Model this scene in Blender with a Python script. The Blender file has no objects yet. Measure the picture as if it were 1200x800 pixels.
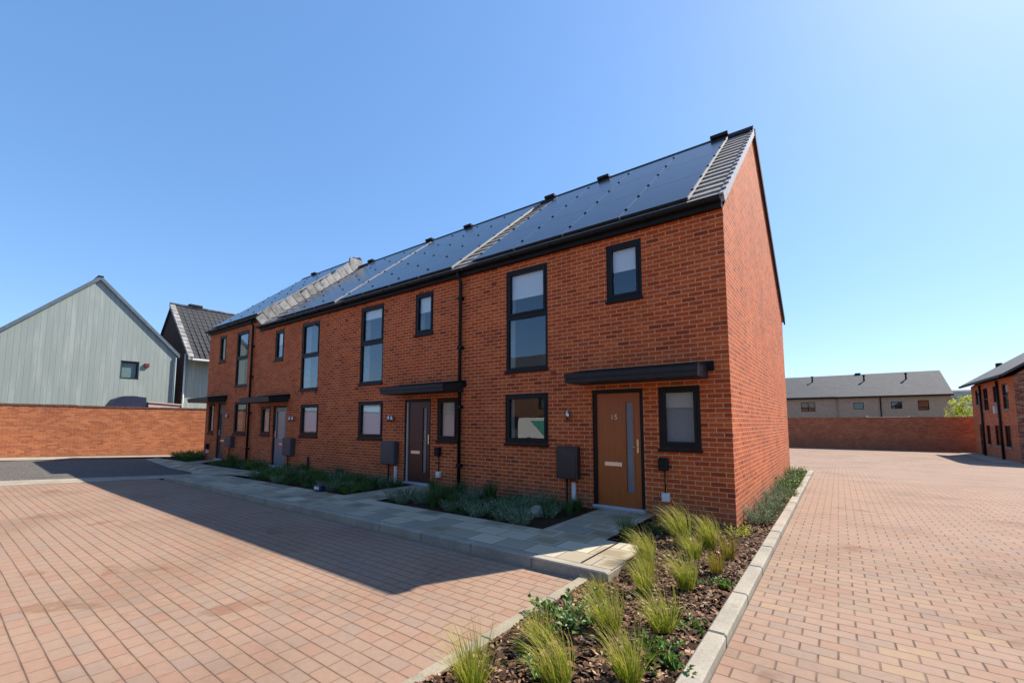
import bpy, math, random
from mathutils import Vector, Matrix, noise
random.seed(7)
sc = bpy.context.scene
col = sc.collection
R = math.radians
rnd = random.random
def U(a, b): return a + (b - a) * rnd()

# ------------------------------------------------------------------ ground height
def gz(x, y):
    z = (-0.07 if x > .5 or y > 9.6 else -0.12) - 0.0317 * min(max(0.0, y - 8.0), 18.0)
    if x < -15:
        f = min((-x - 15) / 10.0, 1.0)
        z += f * (0.018 - 0.04 * max(-9.0, min(3.0, y)))
    return z

# ------------------------------------------------------------------ mesh collector
class MB:
    def __init__(s): s.v = []; s.f = []; s.uv = []; s.m = []; s.sm = []
    def face(s, pts, uvs=None, mi=0, smooth=False):
        pts = [Vector(p) for p in pts]
        i = len(s.v); s.v += pts; s.f.append(list(range(i, i + len(pts))))
        if uvs is None:
            n = (pts[1] - pts[0]).cross(pts[2] - pts[0])
            if n.length < 1e-12 and len(pts) > 3: n = (pts[2] - pts[0]).cross(pts[3] - pts[0])
            ax, ay, az = abs(n.x), abs(n.y), abs(n.z)
            if az > 1.05 * max(ax, ay): uvs = [(p.x, p.y) for p in pts]
            elif ay >= ax: uvs = [(p.x, p.z) for p in pts]
            else: uvs = [(p.y, p.z) for p in pts]
        s.uv += uvs; s.m.append(mi); s.sm.append(smooth)
    def box(s, x0, x1, y0, y1, z0, z1, mi=0):
        a = [(x0,y0,z0),(x1,y0,z0),(x1,y1,z0),(x0,y1,z0),(x0,y0,z1),(x1,y0,z1),(x1,y1,z1),(x0,y1,z1)]
        for q in ((0,3,2,1),(4,5,6,7),(0,1,5,4),(1,2,6,5),(2,3,7,6),(3,0,4,7)): s.face([a[k] for k in q], mi=mi)
    def hexa(s, a, mi=0):      # eight corner points, ordered like box()
        for q in ((0,3,2,1),(4,5,6,7),(0,1,5,4),(1,2,6,5),(2,3,7,6),(3,0,4,7)): s.face([a[k] for k in q], mi=mi)
    def bbox(s, x0, x1, y0, y1, z0, z1, b=0.01, mi=0):   # box with all edges chamfered
        X=(x0,x1);Y=(y0,y1);Z=(z0,z1)
        def c(i,j,k,ax):
            sx = b if ax!=0 else 0; sy = b if ax!=1 else 0; sz = b if ax!=2 else 0
            return (X[i]+(sx if i==0 else -sx), Y[j]+(sy if j==0 else -sy), Z[k]+(sz if k==0 else -sz))
        for i in (0,1):
            q=[c(i,0,0,0),c(i,1,0,0),c(i,1,1,0),c(i,0,1,0)]; s.face(q if i else q[::-1],mi=mi)
        for j in (0,1):
            q=[c(0,j,0,1),c(1,j,0,1),c(1,j,1,1),c(0,j,1,1)]; s.face(q[::-1] if j else q,mi=mi)
        for k in (0,1):
            q=[c(0,0,k,2),c(1,0,k,2),c(1,1,k,2),c(0,1,k,2)]; s.face(q if k else q[::-1],mi=mi)
        for i in (0,1):
            for j in (0,1): s.face([c(i,j,0,0),c(i,j,1,0),c(i,j,1,1),c(i,j,0,1)],mi=mi)
            for k in (0,1): s.face([c(i,0,k,0),c(i,1,k,0),c(i,1,k,2),c(i,0,k,2)],mi=mi)
        for j in (0,1):
            for k in (0,1): s.face([c(0,j,k,1),c(1,j,k,1),c(1,j,k,2),c(0,j,k,2)],mi=mi)
        for i in (0,1):
            for j in (0,1):
                for k in (0,1): s.face([c(i,j,k,0),c(i,j,k,1),c(i,j,k,2)],mi=mi)
    def tube(s, pts, r, n=10, mi=0, cap=True):
        pts=[Vector(p) for p in pts]; rings=[]
        for i,p in enumerate(pts):
            d=(pts[min(i+1,len(pts)-1)]-pts[max(i-1,0)]).normalized()
            a=d.orthogonal().normalized() if abs(d.z)<.9 else Vector((1,0,0)); a=(a-d*a.dot(d)).normalized(); b=d.cross(a)
            rr=r[i] if isinstance(r,(list,tuple)) else r
            rings.append([p+a*math.cos(2*math.pi*k/n)*rr+b*math.sin(2*math.pi*k/n)*rr for k in range(n)])
        for A,B in zip(rings,rings[1:]):
            for k in range(n): s.face([A[k],A[(k+1)%n],B[(k+1)%n],B[k]],mi=mi,smooth=True)
        if cap: s.face(rings[0][::-1],mi=mi); s.face(rings[-1],mi=mi)
    def extrude(s, prof, x0, x1, axis=0, mi=0):   # closed profile of (a, z) swept along x (axis 0) or y (axis 1)
        def P(t, q): return (t, q[0], q[1]) if axis==0 else (q[0], t, q[1])
        n=len(prof)
        for i in range(n):
            a,b=prof[i],prof[(i+1)%n]; s.face([P(x0,a),P(x1,a),P(x1,b),P(x0,b)],mi=mi)
        s.face([P(x0,q) for q in prof][::-1],mi=mi); s.face([P(x1,q) for q in prof],mi=mi)
    def build(s, name, mats, parent=None, origin=None, fix=True):
        o0 = Vector(origin) if origin is not None else (Vector(parent['_o']) if parent is not None and '_o' in parent else Vector((0,0,0)))
        me=bpy.data.meshes.new(name)
        me.from_pydata([tuple(p-o0) for p in s.v],[],s.f)
        ul=me.uv_layers.new(name='UVMap'); ul.data.foreach_set('uv',[c for q in s.uv for c in q])
        if not isinstance(mats,(list,tuple)): mats=[mats]
        for m in mats: me.materials.append(m)
        me.polygons.foreach_set('material_index',s.m); me.polygons.foreach_set('use_smooth',s.sm)
        me.update()
        if fix:
            import bmesh
            b=bmesh.new(); b.from_mesh(me); bmesh.ops.remove_doubles(b,verts=b.verts,dist=1e-5)
            b.to_mesh(me); b.free()
        o=bpy.data.objects.new(name,me); col.objects.link(o)
        if parent is not None: o.parent=parent
        else: o.location=o0
        o['_o']=tuple(o0)
        return o

def tag(o, label=None, cat=None, group=None, kind=None):
    if label: o['label']=label
    if cat: o['category']=cat
    if group: o['group']=group
    if kind: o['kind']=kind
    return o
def empty(name, loc, label, cat, group=None):
    o=bpy.data.objects.new(name,None); col.objects.link(o); o.location=loc; o['_o']=tuple(loc); o.empty_display_size=.2
    return tag(o,label,cat,group)
def copy_tree(o, parent=None):
    c=o.copy(); col.objects.link(c)
    if parent is not None: c.parent=parent
    for ch in list(o.children): copy_tree(ch,c)
    return c

# ------------------------------------------------------------------ materials
class NT:
    def __init__(s, name):
        s.mat=bpy.data.materials.new(name); s.mat.use_nodes=True; s.t=s.mat.node_tree; s.t.nodes.clear()
        s.out=s.n('ShaderNodeOutputMaterial')
    def n(s, typ, **kw):
        d=s.t.nodes.new(typ)
        for k,v in kw.items(): setattr(d,k,v)
        return d
    def set(s, sock, v):
        if isinstance(v, bpy.types.NodeSocket): s.t.links.new(v, sock)
        elif isinstance(v,(tuple,list)) and len(v)==3 and sock.type=='RGBA': sock.default_value=(*v,1)
        else: sock.default_value=v
    def math(s, op, a, b=None, c=None):
        d=s.n('ShaderNodeMath',operation=op); s.set(d.inputs[0],a)
        if b is not None: s.set(d.inputs[1],b)
        if c is not None: s.set(d.inputs[2],c)
        return d.outputs[0]
    def mix(s, f, a, b, blend='MIX'):
        d=s.n('ShaderNodeMix',data_type='RGBA',blend_type=blend); s.set(d.inputs[0],f); s.set(d.inputs[6],a); s.set(d.inputs[7],b); return d.outputs[2]
    def ramp(s, f, stops, interp='LINEAR'):
        d=s.n('ShaderNodeValToRGB'); e=d.color_ramp; e.interpolation=interp
        while len(e.elements)<len(stops): e.elements.new(.5)
        for i,(p,c) in enumerate(stops): e.elements[i].position=p; e.elements[i].color=(*c,1)
        s.set(d.inputs[0],f); return d.outputs[0]
    def noise(s, vec, scale, detail=4, rough=.55, dist=0.0):
        d=s.n('ShaderNodeTexNoise'); d.inputs['Scale'].default_value=scale; d.inputs['Detail'].default_value=detail
        d.inputs['Roughness'].default_value=rough; d.inputs['Distortion'].default_value=dist
        if vec is not None: s.set(d.inputs['Vector'],vec)
        return d.outputs[0]
    def maprange(s, v, a, b, c, d, smooth=True):
        k=s.n('ShaderNodeMapRange',interpolation_type='SMOOTHSTEP' if smooth else 'LINEAR')
        for i,x in enumerate((v,a,b,c,d)): s.set(k.inputs[i],x)
        return k.outputs[0]
    def uv(s): return s.n('ShaderNodeTexCoord').outputs['UV']
    def pos(s): return s.n('ShaderNodeNewGeometry').outputs['Position']
    def objc(s): return s.n('ShaderNodeTexCoord').outputs['Object']
    def bump(s, h, strength=.5, dist=.01, normal=None):
        d=s.n('ShaderNodeBump'); d.inputs['Strength'].default_value=strength; d.inputs['Distance'].default_value=dist
        s.set(d.inputs['Height'],h)
        if normal is not None: s.set(d.inputs['Normal'],normal)
        return d.outputs[0]
    def bsdf(s, color, rough=.6, metal=0.0, normal=None, spec=.5, **kw):
        d=s.n('ShaderNodeBsdfPrincipled'); s.set(d.inputs['Base Color'],color); s.set(d.inputs['Roughness'],rough)
        s.set(d.inputs['Metallic'],metal); d.inputs['Specular IOR Level'].default_value=spec
        if normal is not None: s.set(d.inputs['Normal'],normal)
        for k,v in kw.items(): s.set(d.inputs[k],v)
        s.t.links.new(d.outputs[0],s.out.inputs[0]); return d
    def pattern(s, L, H, ju, jv, soft=.0025, shift='half', vec=None):
        """running-bond blocks in metres: returns face mask (0 in joints), random per block, second random, edge distance"""
        if vec is None: vec=s.uv()
        sp=s.n('ShaderNodeSeparateXYZ'); s.set(sp.inputs[0],vec); u,v=sp.outputs[0],sp.outputs[1]
        vr=s.math('DIVIDE',v,H); row=s.math('FLOOR',vr); fv=s.math('FRACT',vr)
        if shift=='half': sh=s.math('MULTIPLY',s.math('PINGPONG',row,1.0),.5)
        elif shift=='none': sh=0.0
        else:
            w=s.n('ShaderNodeTexWhiteNoise',noise_dimensions='1D'); s.set(w.inputs['W'],row); sh=w.outputs[0]
        ur=s.math('ADD',s.math('DIVIDE',u,L),sh); cl=s.math('FLOOR',ur); fu=s.math('FRACT',ur)
        du=s.math('MULTIPLY',s.math('MINIMUM',fu,s.math('SUBTRACT',1.0,fu)),L)
        dv=s.math('MULTIPLY',s.math('MINIMUM',fv,s.math('SUBTRACT',1.0,fv)),H)
        mu=s.maprange(du,ju/2-soft/2,ju/2+soft,0.0,1.0); mv=s.maprange(dv,jv/2-soft/2,jv/2+soft,0.0,1.0)
        m=s.math('MULTIPLY',mu,mv)
        cb=s.n('ShaderNodeCombineXYZ'); s.set(cb.inputs[0],cl); s.set(cb.inputs[1],row)
        w=s.n('ShaderNodeTexWhiteNoise',noise_dimensions='2D'); s.set(w.inputs['Vector'],cb.outputs[0])
        sc_=s.n('ShaderNodeSeparateColor'); s.set(sc_.inputs[0],w.outputs[1])
        return m,w.outputs[0],sc_.outputs[1],s.math('MINIMUM',du,dv)

def brick_mat(name, stops, mortar, L=.225, H=.075, j=.0105, bump=.6):
    t=NT(name); m,r1,r2,d=t.pattern(L,H,j,j)
    P=t.pos()
    c=t.ramp(r1,stops)
    fine=t.noise(P,90,4,.7); blot=t.noise(P,1.1,4,.6); mid=t.noise(P,14,3,.6)
    c=t.mix(t.maprange(mid,.35,.7,0,.35),c,t.mix(1,c,(.62,.55,.52),'MULTIPLY'))
    c=t.mix(t.maprange(fine,.3,.75,0,.35),c,t.mix(1,c,(1.3,1.35,1.4),'MULTIPLY'))
    mo=t.mix(t.maprange(t.noise(P,35,3),.3,.7,0,1),mortar,tuple(x*.72 for x in mortar))
    c=t.mix(m,mo,c)
    c=t.mix(t.maprange(blot,.38,.7,0,.45),c,t.mix(1,c,(.66,.62,.62),'MULTIPLY'))
    sm=t.noise(P,2.6,6,.75); c=t.mix(t.maprange(sm,.56,.75,0,.30),c,mortar)
    sz=t.n('ShaderNodeSeparateXYZ'); t.set(sz.inputs[0],P); lowz=t.math('ADD',sz.outputs[2],t.math('MULTIPLY',t.noise(P,3.5,4),-.7))
    c=t.mix(t.maprange(lowz,-.35,.15,.35,0),c,(.20,.11,.07))
    h=t.math('ADD',t.math('MULTIPLY',m,1.0),t.math('MULTIPLY',fine,.35)); h=t.math('ADD',h,t.math('MULTIPLY',r2,.25))
    t.bsdf(c,.88,normal=t.bump(h,bump,.005),spec=.25,**{'Diffuse Roughness':.2}); return t.mat
RED=[(0,(0.2514,0.04334,0.01326)),(.08,(0.3771,0.06502,0.01734)),(.4,(0.4609,0.08308,0.0204)),(.75,(0.5133,0.1011,0.02346)),(.95,(0.5552,0.1228,0.0306)),(1,(0.2933,0.05418,0.01785))]
M_brick=brick_mat('red_brick',RED,(.74,.40,.215),j=.0115)
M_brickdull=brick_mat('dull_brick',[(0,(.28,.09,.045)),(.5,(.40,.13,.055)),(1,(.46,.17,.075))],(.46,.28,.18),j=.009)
M_brickwall=brick_mat('garden_wall_brick',[(0,(.30,.09,.04)),(.5,(.42,.13,.05)),(.9,(.50,.18,.075)),(1,(.36,.12,.06))],(.50,.30,.19),j=.009)
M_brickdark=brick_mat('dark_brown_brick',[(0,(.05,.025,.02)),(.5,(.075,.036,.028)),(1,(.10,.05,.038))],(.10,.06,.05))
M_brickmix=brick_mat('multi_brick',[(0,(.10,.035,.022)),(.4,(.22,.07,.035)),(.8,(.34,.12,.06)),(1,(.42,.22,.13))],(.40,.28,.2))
M_opp=brick_mat('brown_brick',[(0,(.10,.05,.035)),(.5,(.15,.075,.05)),(1,(.20,.10,.065))],(.22,.14,.1))

def pav_mat(name, L, H, ju, jv, stops, shift, joint=(.10,.06,.042), stain=(.62,.55,.5)):
    t=NT(name); P=t.pos()
    w=t.n('ShaderNodeVectorMath',operation='ADD'); nz=t.n('ShaderNodeTexNoise'); nz.inputs['Scale'].default_value=1.4; nz.inputs['Detail'].default_value=2
    t.set(nz.inputs['Vector'],P)
    sub=t.n('ShaderNodeVectorMath',operation='MULTIPLY_ADD'); t.set(sub.inputs[0],nz.outputs[1]); sub.inputs[1].default_value=(.009,.009,0); sub.inputs[2].default_value=(-.0045,-.0045,0)
    t.set(w.inputs[0],t.uv()); t.set(w.inputs[1],sub.outputs[0])
    m,r1,r2,d=t.pattern(L,H,ju,jv,.003,shift,w.outputs[0])
    c=t.ramp(r1,stops)
    fine=t.noise(P,160,3,.75); mid=t.noise(P,22,4,.7); big=t.noise(P,.55,5,.6); big2=t.noise(P,.16,3,.5)
    c=t.mix(t.maprange(mid,.3,.75,0,.4),c,t.mix(1,c,(.72,.74,.78),'MULTIPLY'))
    c=t.mix(t.maprange(fine,.45,.75,0,.45),c,t.mix(1,c,(1.25,1.22,1.18),'MULTIPLY'))
    c=t.mix(t.maprange(fine,.2,.42,.45,0),c,t.mix(1,c,(.6,.6,.62),'MULTIPLY'))
    c=t.mix(t.maprange(big,.42,.7,0,.4),c,t.mix(1,c,stain,'MULTIPLY'))
    c=t.mix(t.maprange(big2,.35,.7,0,.35),c,t.mix(1,c,(1.12,1.08,1.0),'MULTIPLY'))
    edge=t.maprange(d,.0,.022,.35,0.0)
    c=t.mix(edge,c,t.mix(1,c,(.7,.66,.62),'MULTIPLY'))
    sp_=t.noise(P,1.05,6,.62,.4); c=t.mix(t.maprange(sp_,.60,.68,0,.5),c,t.mix(1,c,(.62,.47,.38),'MULTIPLY'))
    st_=t.n('ShaderNodeMapping'); st_.inputs['Scale'].default_value=(.5,2.2,1); t.set(st_.inputs[0],P)
    c=t.mix(t.maprange(t.noise(st_.outputs[0],.45,5,.6),.45,.7,0,.2),c,t.mix(1,c,(.74,.72,.72),'MULTIPLY'))
    jn=t.mix(t.maprange(t.noise(P,3.2,3),.4,.65,0,1),joint,(.19,.13,.095))
    c=t.mix(m,jn,c)
    h=t.math('ADD',m,t.math('ADD',t.math('MULTIPLY',fine,.18),t.math('MULTIPLY',r2,.35)))
    t.bsdf(c,.9,normal=t.bump(h,.6,.006),spec=.2); return t.mat
M_pav_l=pav_mat('court_block_paving',.205,.121,.003,.0075,
    [(0,(0.2863,0.1734,0.1225)),(.2,(0.2941,0.1883,0.1348)),(.45,(0.2915,0.1957,0.1397)),(.7,(0.2812,0.1907,0.1397)),(.86,(0.2657,0.1883,0.1446)),(1,(0.2992,0.1957,0.1324))],'rand',joint=(.13,.08,.055))
M_pav_r=pav_mat('road_block_paving',.218,.131,.010,.0045,
    [(0,(0.2772,0.1755,0.1295)),(.25,(0.2898,0.1989,0.148)),(.5,(0.2814,0.195,0.148)),(.75,(0.252,0.1833,0.1443)),(1,(0.3024,0.2106,0.1406))],'half',joint=(.095,.065,.05))

def slab_mat():
    t=NT('path_flagstone'); P=t.pos(); m,r1,r2,d=t.pattern(.45,.37,.011,.011,.003,'half')
    c=t.ramp(r1,[(0,(.30,.255,.18)),(.3,(.41,.355,.255)),(.6,(.48,.42,.31)),(.8,(.36,.30,.20)),(1,(.27,.245,.195))])
    st=t.math('ADD',d,t.math('MULTIPLY',t.noise(P,5,4,.6),.16)); k=t.math('MULTIPLY',t.maprange(st,.09,.20,0,1),t.maprange(r2,.35,.75,.1,.75))
    c=t.mix(k,c,t.mix(1,c,(.62,.56,.44),'MULTIPLY'))
    c=t.mix(t.maprange(t.noise(P,120,3,.7),.35,.7,0,.3),c,t.mix(1,c,(.75,.75,.75),'MULTIPLY'))
    c=t.mix(m,(.10,.09,.075),c)
    t.bsdf(c,.85,normal=t.bump(t.math('ADD',m,t.math('MULTIPLY',t.noise(P,120,3),.2)),.5,.004),spec=.3); return t.mat
M_slab=slab_mat()
def conc_mat(name, base, joint=None):
    t=NT(name); P=t.pos()
    c=t.mix(t.maprange(t.noise(P,2.2,5,.65),.3,.7,0,1),base,tuple(x*.74 for x in base))
    c=t.mix(t.maprange(t.noise(P,45,4,.75),.42,.7,0,.6),c,t.mix(1,c,(.62,.6,.56),'MULTIPLY'))
    c=t.mix(t.maprange(t.noise(P,7,5,.7),.55,.72,0,.5),c,t.mix(1,c,(.6,.56,.48),'MULTIPLY'))
    n=t.bump(t.noise(P,130,4,.7),.35,.003)
    t.bsdf(c,.88,normal=n,spec=.25); return t.mat
M_kerb=conc_mat('kerb_concrete',(.36,.325,.265))
M_apron=conc_mat('apron_concrete',(.36,.315,.25))
M_edge=conc_mat('edging_concrete',(.33,.285,.215))
def tar_mat():
    t=NT('tarmac'); P=t.pos(); f=t.noise(P,24,4,.85)
    c=t.mix(t.maprange(f,.35,.7,0,1),(.038,.036,.034),(.17,.155,.135)); c=t.mix(t.maprange(t.noise(P,.6,4),.4,.7,0,.4),c,(.11,.10,.088))
    t.bsdf(c,.9,normal=t.bump(f,.5,.008),spec=.3); return t.mat
M_tar=tar_mat()
def simple(name, colr, rough=.5, metal=0.0, spec=.5, nscale=0, namp=.15, bump=0, coat=0):
    t=NT(name); P=t.pos(); c=colr; nm=None
    if nscale:
        n=t.noise(P,nscale,4,.6); c=t.mix(t.maprange(n,.3,.7,0,1),tuple(x*(1+namp) for x in colr),tuple(x*(1-namp) for x in colr))
        if bump: nm=t.bump(n,bump,.004)
    t.bsdf(c,rough,metal,nm,spec); return t.mat
M_frame=simple('anthracite_frame',(.0075,.0075,.0085),.5,spec=.25,nscale=6,namp=.2)
M_canopy=simple('dark_grey_canopy',(.018,.018,.020),.5,spec=.3,nscale=5,namp=.2,bump=.08)
M_canopytop=simple('black_felt_top',(.010,.010,.011),.8,spec=.2,nscale=30,namp=.4,bump=.5)
M_black=simple('black_plastic',(.008,.008,.009),.55,spec=.25,nscale=5,namp=.2)
M_meter=simple('grey_meter_plastic',(.055,.057,.062),.5,nscale=4,namp=.12)
M_meterdark=simple('black_meter_plastic',(.022,.022,.025),.4,nscale=4,namp=.15)
M_white=simple('white_plastic',(.62,.62,.60),.45,nscale=8,namp=.08)
M_blind=simple('white_blind',(.82,.83,.82),.9,nscale=60,namp=.03)
M_cream=simple('cream_blind',(.60,.58,.50),.9,nscale=60,namp=.04)
M_frost=simple('frosted_film',(.30,.31,.33),.9,nscale=20,namp=.04)
M_metal=simple('brushed_steel',(.62,.61,.59),.28,1.0,nscale=40,namp=.08)
M_sill=simple('aluminium_sill',(.60,.61,.64),.35,0.3); M_brass=simple('pale_brass',(.70,.58,.38),.3,1.0)
M_airbrick=simple('terracotta_vent',(.20,.035,.018),.8,nscale=20,namp=.2)
M_lead=simple('lead_flashing',(.215,.21,.205),.6,0.0,nscale=3.5,namp=.45,bump=.2)
M_ridge=simple('dark_ridge_tile',(.018,.018,.021),.75,spec=.25,nscale=8,namp=.3,bump=.2)
M_room=simple('dark_room',(.16,.15,.14),.9)
def door_mat(name, a, rough=.38):
    t=NT(name); P=t.objc(); mp=t.n('ShaderNodeMapping'); mp.inputs['Scale'].default_value=(26,26,1.4); t.set(mp.inputs[0],P)
    g=t.noise(mp.outputs[0],2.2,5,.65,.6); c=t.mix(t.maprange(g,.3,.7,0,1),a,tuple(x*.72 for x in a))
    t.bsdf(c,rough,normal=t.bump(g,.12,.002),spec=.5); return t.mat
M_door=door_mat('tan_brown_door',(.40,.10,.018)); M_door2=door_mat('dark_brown_door',(.075,.021,.014)); M_door3=door_mat('grey_door',(.20,.22,.25)); M_door4=door_mat('dark_grey_door',(.075,.07,.085))
def glass_mat(name, refl=.03, tint=(.90,.93,.94), rough=0.0):
    t=NT(name); fr=t.n('ShaderNodeFresnel'); fr.inputs[0].default_value=1.52
    f=t.math('ADD',t.math('MULTIPLY',fr.outputs[0],1.75),refl); f=t.math('MINIMUM',f,.95); bk=t.n('ShaderNodeNewGeometry').outputs['Backfacing']; f=t.math('MULTIPLY',f,t.math('SUBTRACT',1.0,bk))
    n=t.bump(t.noise(t.pos(),.9,2,.4),.05,.02)
    g=t.n('ShaderNodeBsdfGlossy'); g.inputs['Roughness'].default_value=rough; g.inputs['Color'].default_value=(.86,.95,1,1); t.set(g.inputs['Normal'],n)
    tr=t.n('ShaderNodeBsdfTransparent'); tr.inputs['Color'].default_value=(*tint,1)
    mx=t.n('ShaderNodeMixShader'); t.set(mx.inputs[0],f); t.t.links.new(tr.outputs[0],mx.inputs[1]); t.t.links.new(g.outputs[0],mx.inputs[2])
    t.t.links.new(mx.outputs[0],t.out.inputs[0]); return t.mat
M_glass=glass_mat('window_glass'); M_glassdoor=glass_mat('satin_glass',.0,(.85,.88,.9),.35)
def pv_mat():
    t=NT('solar_glass'); P=t.objc(); 
    c=t.mix(t.maprange(t.noise(P,3,3),.3,.7,0,1),(.022,.021,.022),(.030,.029,.029))
    t.bsdf(c,.2,normal=t.bump(t.noise(P,1.2,2),.03,.02),spec=.30); return t.mat
M_pv=pv_mat(); M_clamp=simple('matt_black_clamp',(.004,.004,.004),1.0,spec=0.0); M_alu=simple('aluminium_rail',(.26,.26,.26),.6,0.0,nscale=10,namp=.1)
def tile_mat(name, a, sc_=6):
    t=NT(name); P=t.pos(); m,r1,r2,d=t.pattern(.33,.24,.006,.004,.002,'half')
    c=t.mix(r1,tuple(x*.8 for x in a),tuple(x*1.15 for x in a)); c=t.mix(t.maprange(t.noise(P,sc_,5,.65),.35,.7,0,.5),c,tuple(x*.6 for x in a))
    c=t.mix(t.maprange(t.noise(P,90,3,.7),.4,.7,0,.3),c,tuple(min(1,x*1.4) for x in a)); c=t.mix(m,tuple(x*.3 for x in a),c)
    t.bsdf(c,.85,normal=t.bump(t.math('ADD',m,t.math('MULTIPLY',t.noise(P,90,3),.3)),.4,.005),spec=.3); return t.mat
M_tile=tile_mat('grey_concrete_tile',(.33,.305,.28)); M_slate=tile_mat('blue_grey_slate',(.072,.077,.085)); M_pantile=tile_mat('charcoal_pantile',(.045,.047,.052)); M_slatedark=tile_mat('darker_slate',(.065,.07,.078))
M_verge=simple('verge_cap',(.26,.27,.30),.6,nscale=12,namp=.2,bump=.1)
def clad_mat():
    t=NT('green_grey_cladding'); P=t.pos(); sp=t.n('ShaderNodeSeparateXYZ'); t.set(sp.inputs[0],P)
    y=t.math('DIVIDE',sp.outputs[1],.20); fr=t.math('FRACT',y); fl=t.math('FLOOR',y)
    w=t.n('ShaderNodeTexWhiteNoise',noise_dimensions='1D'); t.set(w.inputs['W'],fl)
    d=t.math('MINIMUM',fr,t.math('SUBTRACT',1.0,fr)); m=t.maprange(d,.015,.06,0,1)
    c=t.mix(w.outputs[0],(.265,.315,.295),(.285,.335,.315))
    mp=t.n('ShaderNodeMapping'); mp.inputs['Scale'].default_value=(3,3,.35); t.set(mp.inputs[0],P)
    c=t.mix(t.maprange(t.noise(mp.outputs[0],1.2,5,.65),.45,.72,0,.5),c,(.42,.46,.42))
    c=t.mix(m,(.205,.24,.225),c)
    t.bsdf(c,.75,normal=t.bump(m,.3,.012),spec=.3); return t.mat
M_clad=clad_mat()
M_render=simple('brown_render',(.36,.265,.19),.9,nscale=3,namp=.1)
M_gutterw=simple('white_gutter',(.60,.61,.62),.5,nscale=5,namp=.1)
def soil_mat():
    t=NT('dark_soil'); P=t.pos(); n=t.noise(P,28,6,.75)
    c=t.mix(t.maprange(n,.3,.7,0,1),(.022,.013,.009),(.075,.045,.028)); t.bsdf(c,.95,normal=t.bump(n,.9,.03),spec=.1); return t.mat
M_soil=soil_mat()
def island_mat(name, stops, rough=.85, trans=0.0, bend=None):
    t=NT(name); g=t.n('ShaderNodeNewGeometry'); c=t.ramp(g.outputs['Random Per Island'],stops)
    n=t.noise(t.pos(),120,3,.7); c=t.mix(t.maprange(n,.35,.7,0,.4),c,t.mix(1,c,(.55,.5,.45),'MULTIPLY'))
    b=t.bsdf(c,rough,spec=.25)
    if trans:
        tl=t.n('ShaderNodeBsdfTranslucent'); t.set(tl.inputs[0],c); mx=t.n('ShaderNodeMixShader'); mx.inputs[0].default_value=trans
        t.t.links.new(b.outputs[0],mx.inputs[1]); t.t.links.new(tl.outputs[0],mx.inputs[2]); t.t.links.new(mx.outputs[0],t.out.inputs[0])
    return t.mat
M_chip=island_mat('bark_chip',[(0,(.03,.015,.01)),(.35,(.085,.04,.022)),(.65,(.16,.08,.045)),(.85,(.25,.14,.08)),(.95,(.36,.24,.15)),(1,(.48,.36,.25))])
def grass_mat():
    t=NT('feather_grass'); uv=t.uv(); sp=t.n('ShaderNodeSeparateXYZ'); t.set(sp.inputs[0],uv)
    g=t.n('ShaderNodeNewGeometry'); r=g.outputs['Random Per Island']
    a=t.ramp(r,[(0,(.14,.21,.012)),(.5,(.22,.29,.018)),(.8,(.30,.32,.025)),(1,(.38,.27,.06))]); b=t.ramp(r,[(0,(.32,.34,.04)),(.5,(.45,.41,.075)),(1,(.56,.43,.16))])
    c=t.mix(t.maprange(sp.outputs[1],.25,1.0,0,1),a,b); d=t.bsdf(c,.6,spec=.3)
    tl=t.n('ShaderNodeBsdfTranslucent'); t.set(tl.inputs[0],c); mx=t.n('ShaderNodeMixShader'); mx.inputs[0].default_value=.45
    t.t.links.new(d.outputs[0],mx.inputs[1]); t.t.links.new(tl.outputs[0],mx.inputs[2]); t.t.links.new(mx.outputs[0],t.out.inputs[0]); return t.mat
M_grass=grass_mat()
M_lav=island_mat('silver_leaf',[(0,(0.104,0.1625,0.084)),(.5,(0.1885,0.26,0.15)),(.85,(0.286,0.3575,0.228)),(1,(0.39,0.429,0.288))],.7,.2)
M_leaf=island_mat('mid_green_leaf',[(0,(0.0455,0.104,0.0156)),(.5,(0.091,0.182,0.0264)),(.9,(0.156,0.26,0.042)),(1,(0.247,0.312,0.072))],.45,.25)
M_leafd=island_mat('dark_green_leaf',[(0,(0.0325,0.0715,0.018)),(.6,(0.065,0.13,0.0336)),(1,(0.13,0.208,0.06))],.5,.2)
M_leafpale=island_mat('pale_edged_leaf',[(0,(.05,.11,.02)),(.45,(.10,.19,.04)),(.75,(.20,.29,.09)),(1,(.40,.45,.22))],.45,.25)
M_lime=island_mat('lime_leaf',[(0,(.26,.31,.015)),(.5,(.42,.46,.03)),(1,(.55,.56,.06))],.6,.5)
M_orange=island_mat('amber_grass',[(0,(.16,.17,.02)),(.5,(.30,.24,.03)),(1,(.46,.28,.06))],.6,.4)
M_stem=simple('plant_stem',(.06,.06,.03),.8)
M_stone=simple('pale_stone',(.36,.32,.26),.9,nscale=14,namp=.3,bump=.5)
M_earth=simple('dry_earth',(.20,.17,.12),.95,nscale=.6,namp=.3)
M_navy=simple('navy_cover',(.012,.018,.055),.55,nscale=5,namp=.3,bump=.3)
M_pink=simple('pale_pink_board',(.55,.40,.36),.8,nscale=8,namp=.12)
M_red=simple('red_alarm',(.14,.02,.03),.5)
M_sky_far=simple('far_grey_render',(.40,.375,.34),.9,nscale=2,namp=.1)
M_teal=simple('teal_livery',(.08,.34,.27),.35); M_van=simple('white_paint',(.72,.73,.72),.25); M_tyre=simple('rubber',(.015,.015,.015),.8)
M_blue=simple('navy_plastic',(.012,.016,.06),.4)

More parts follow.
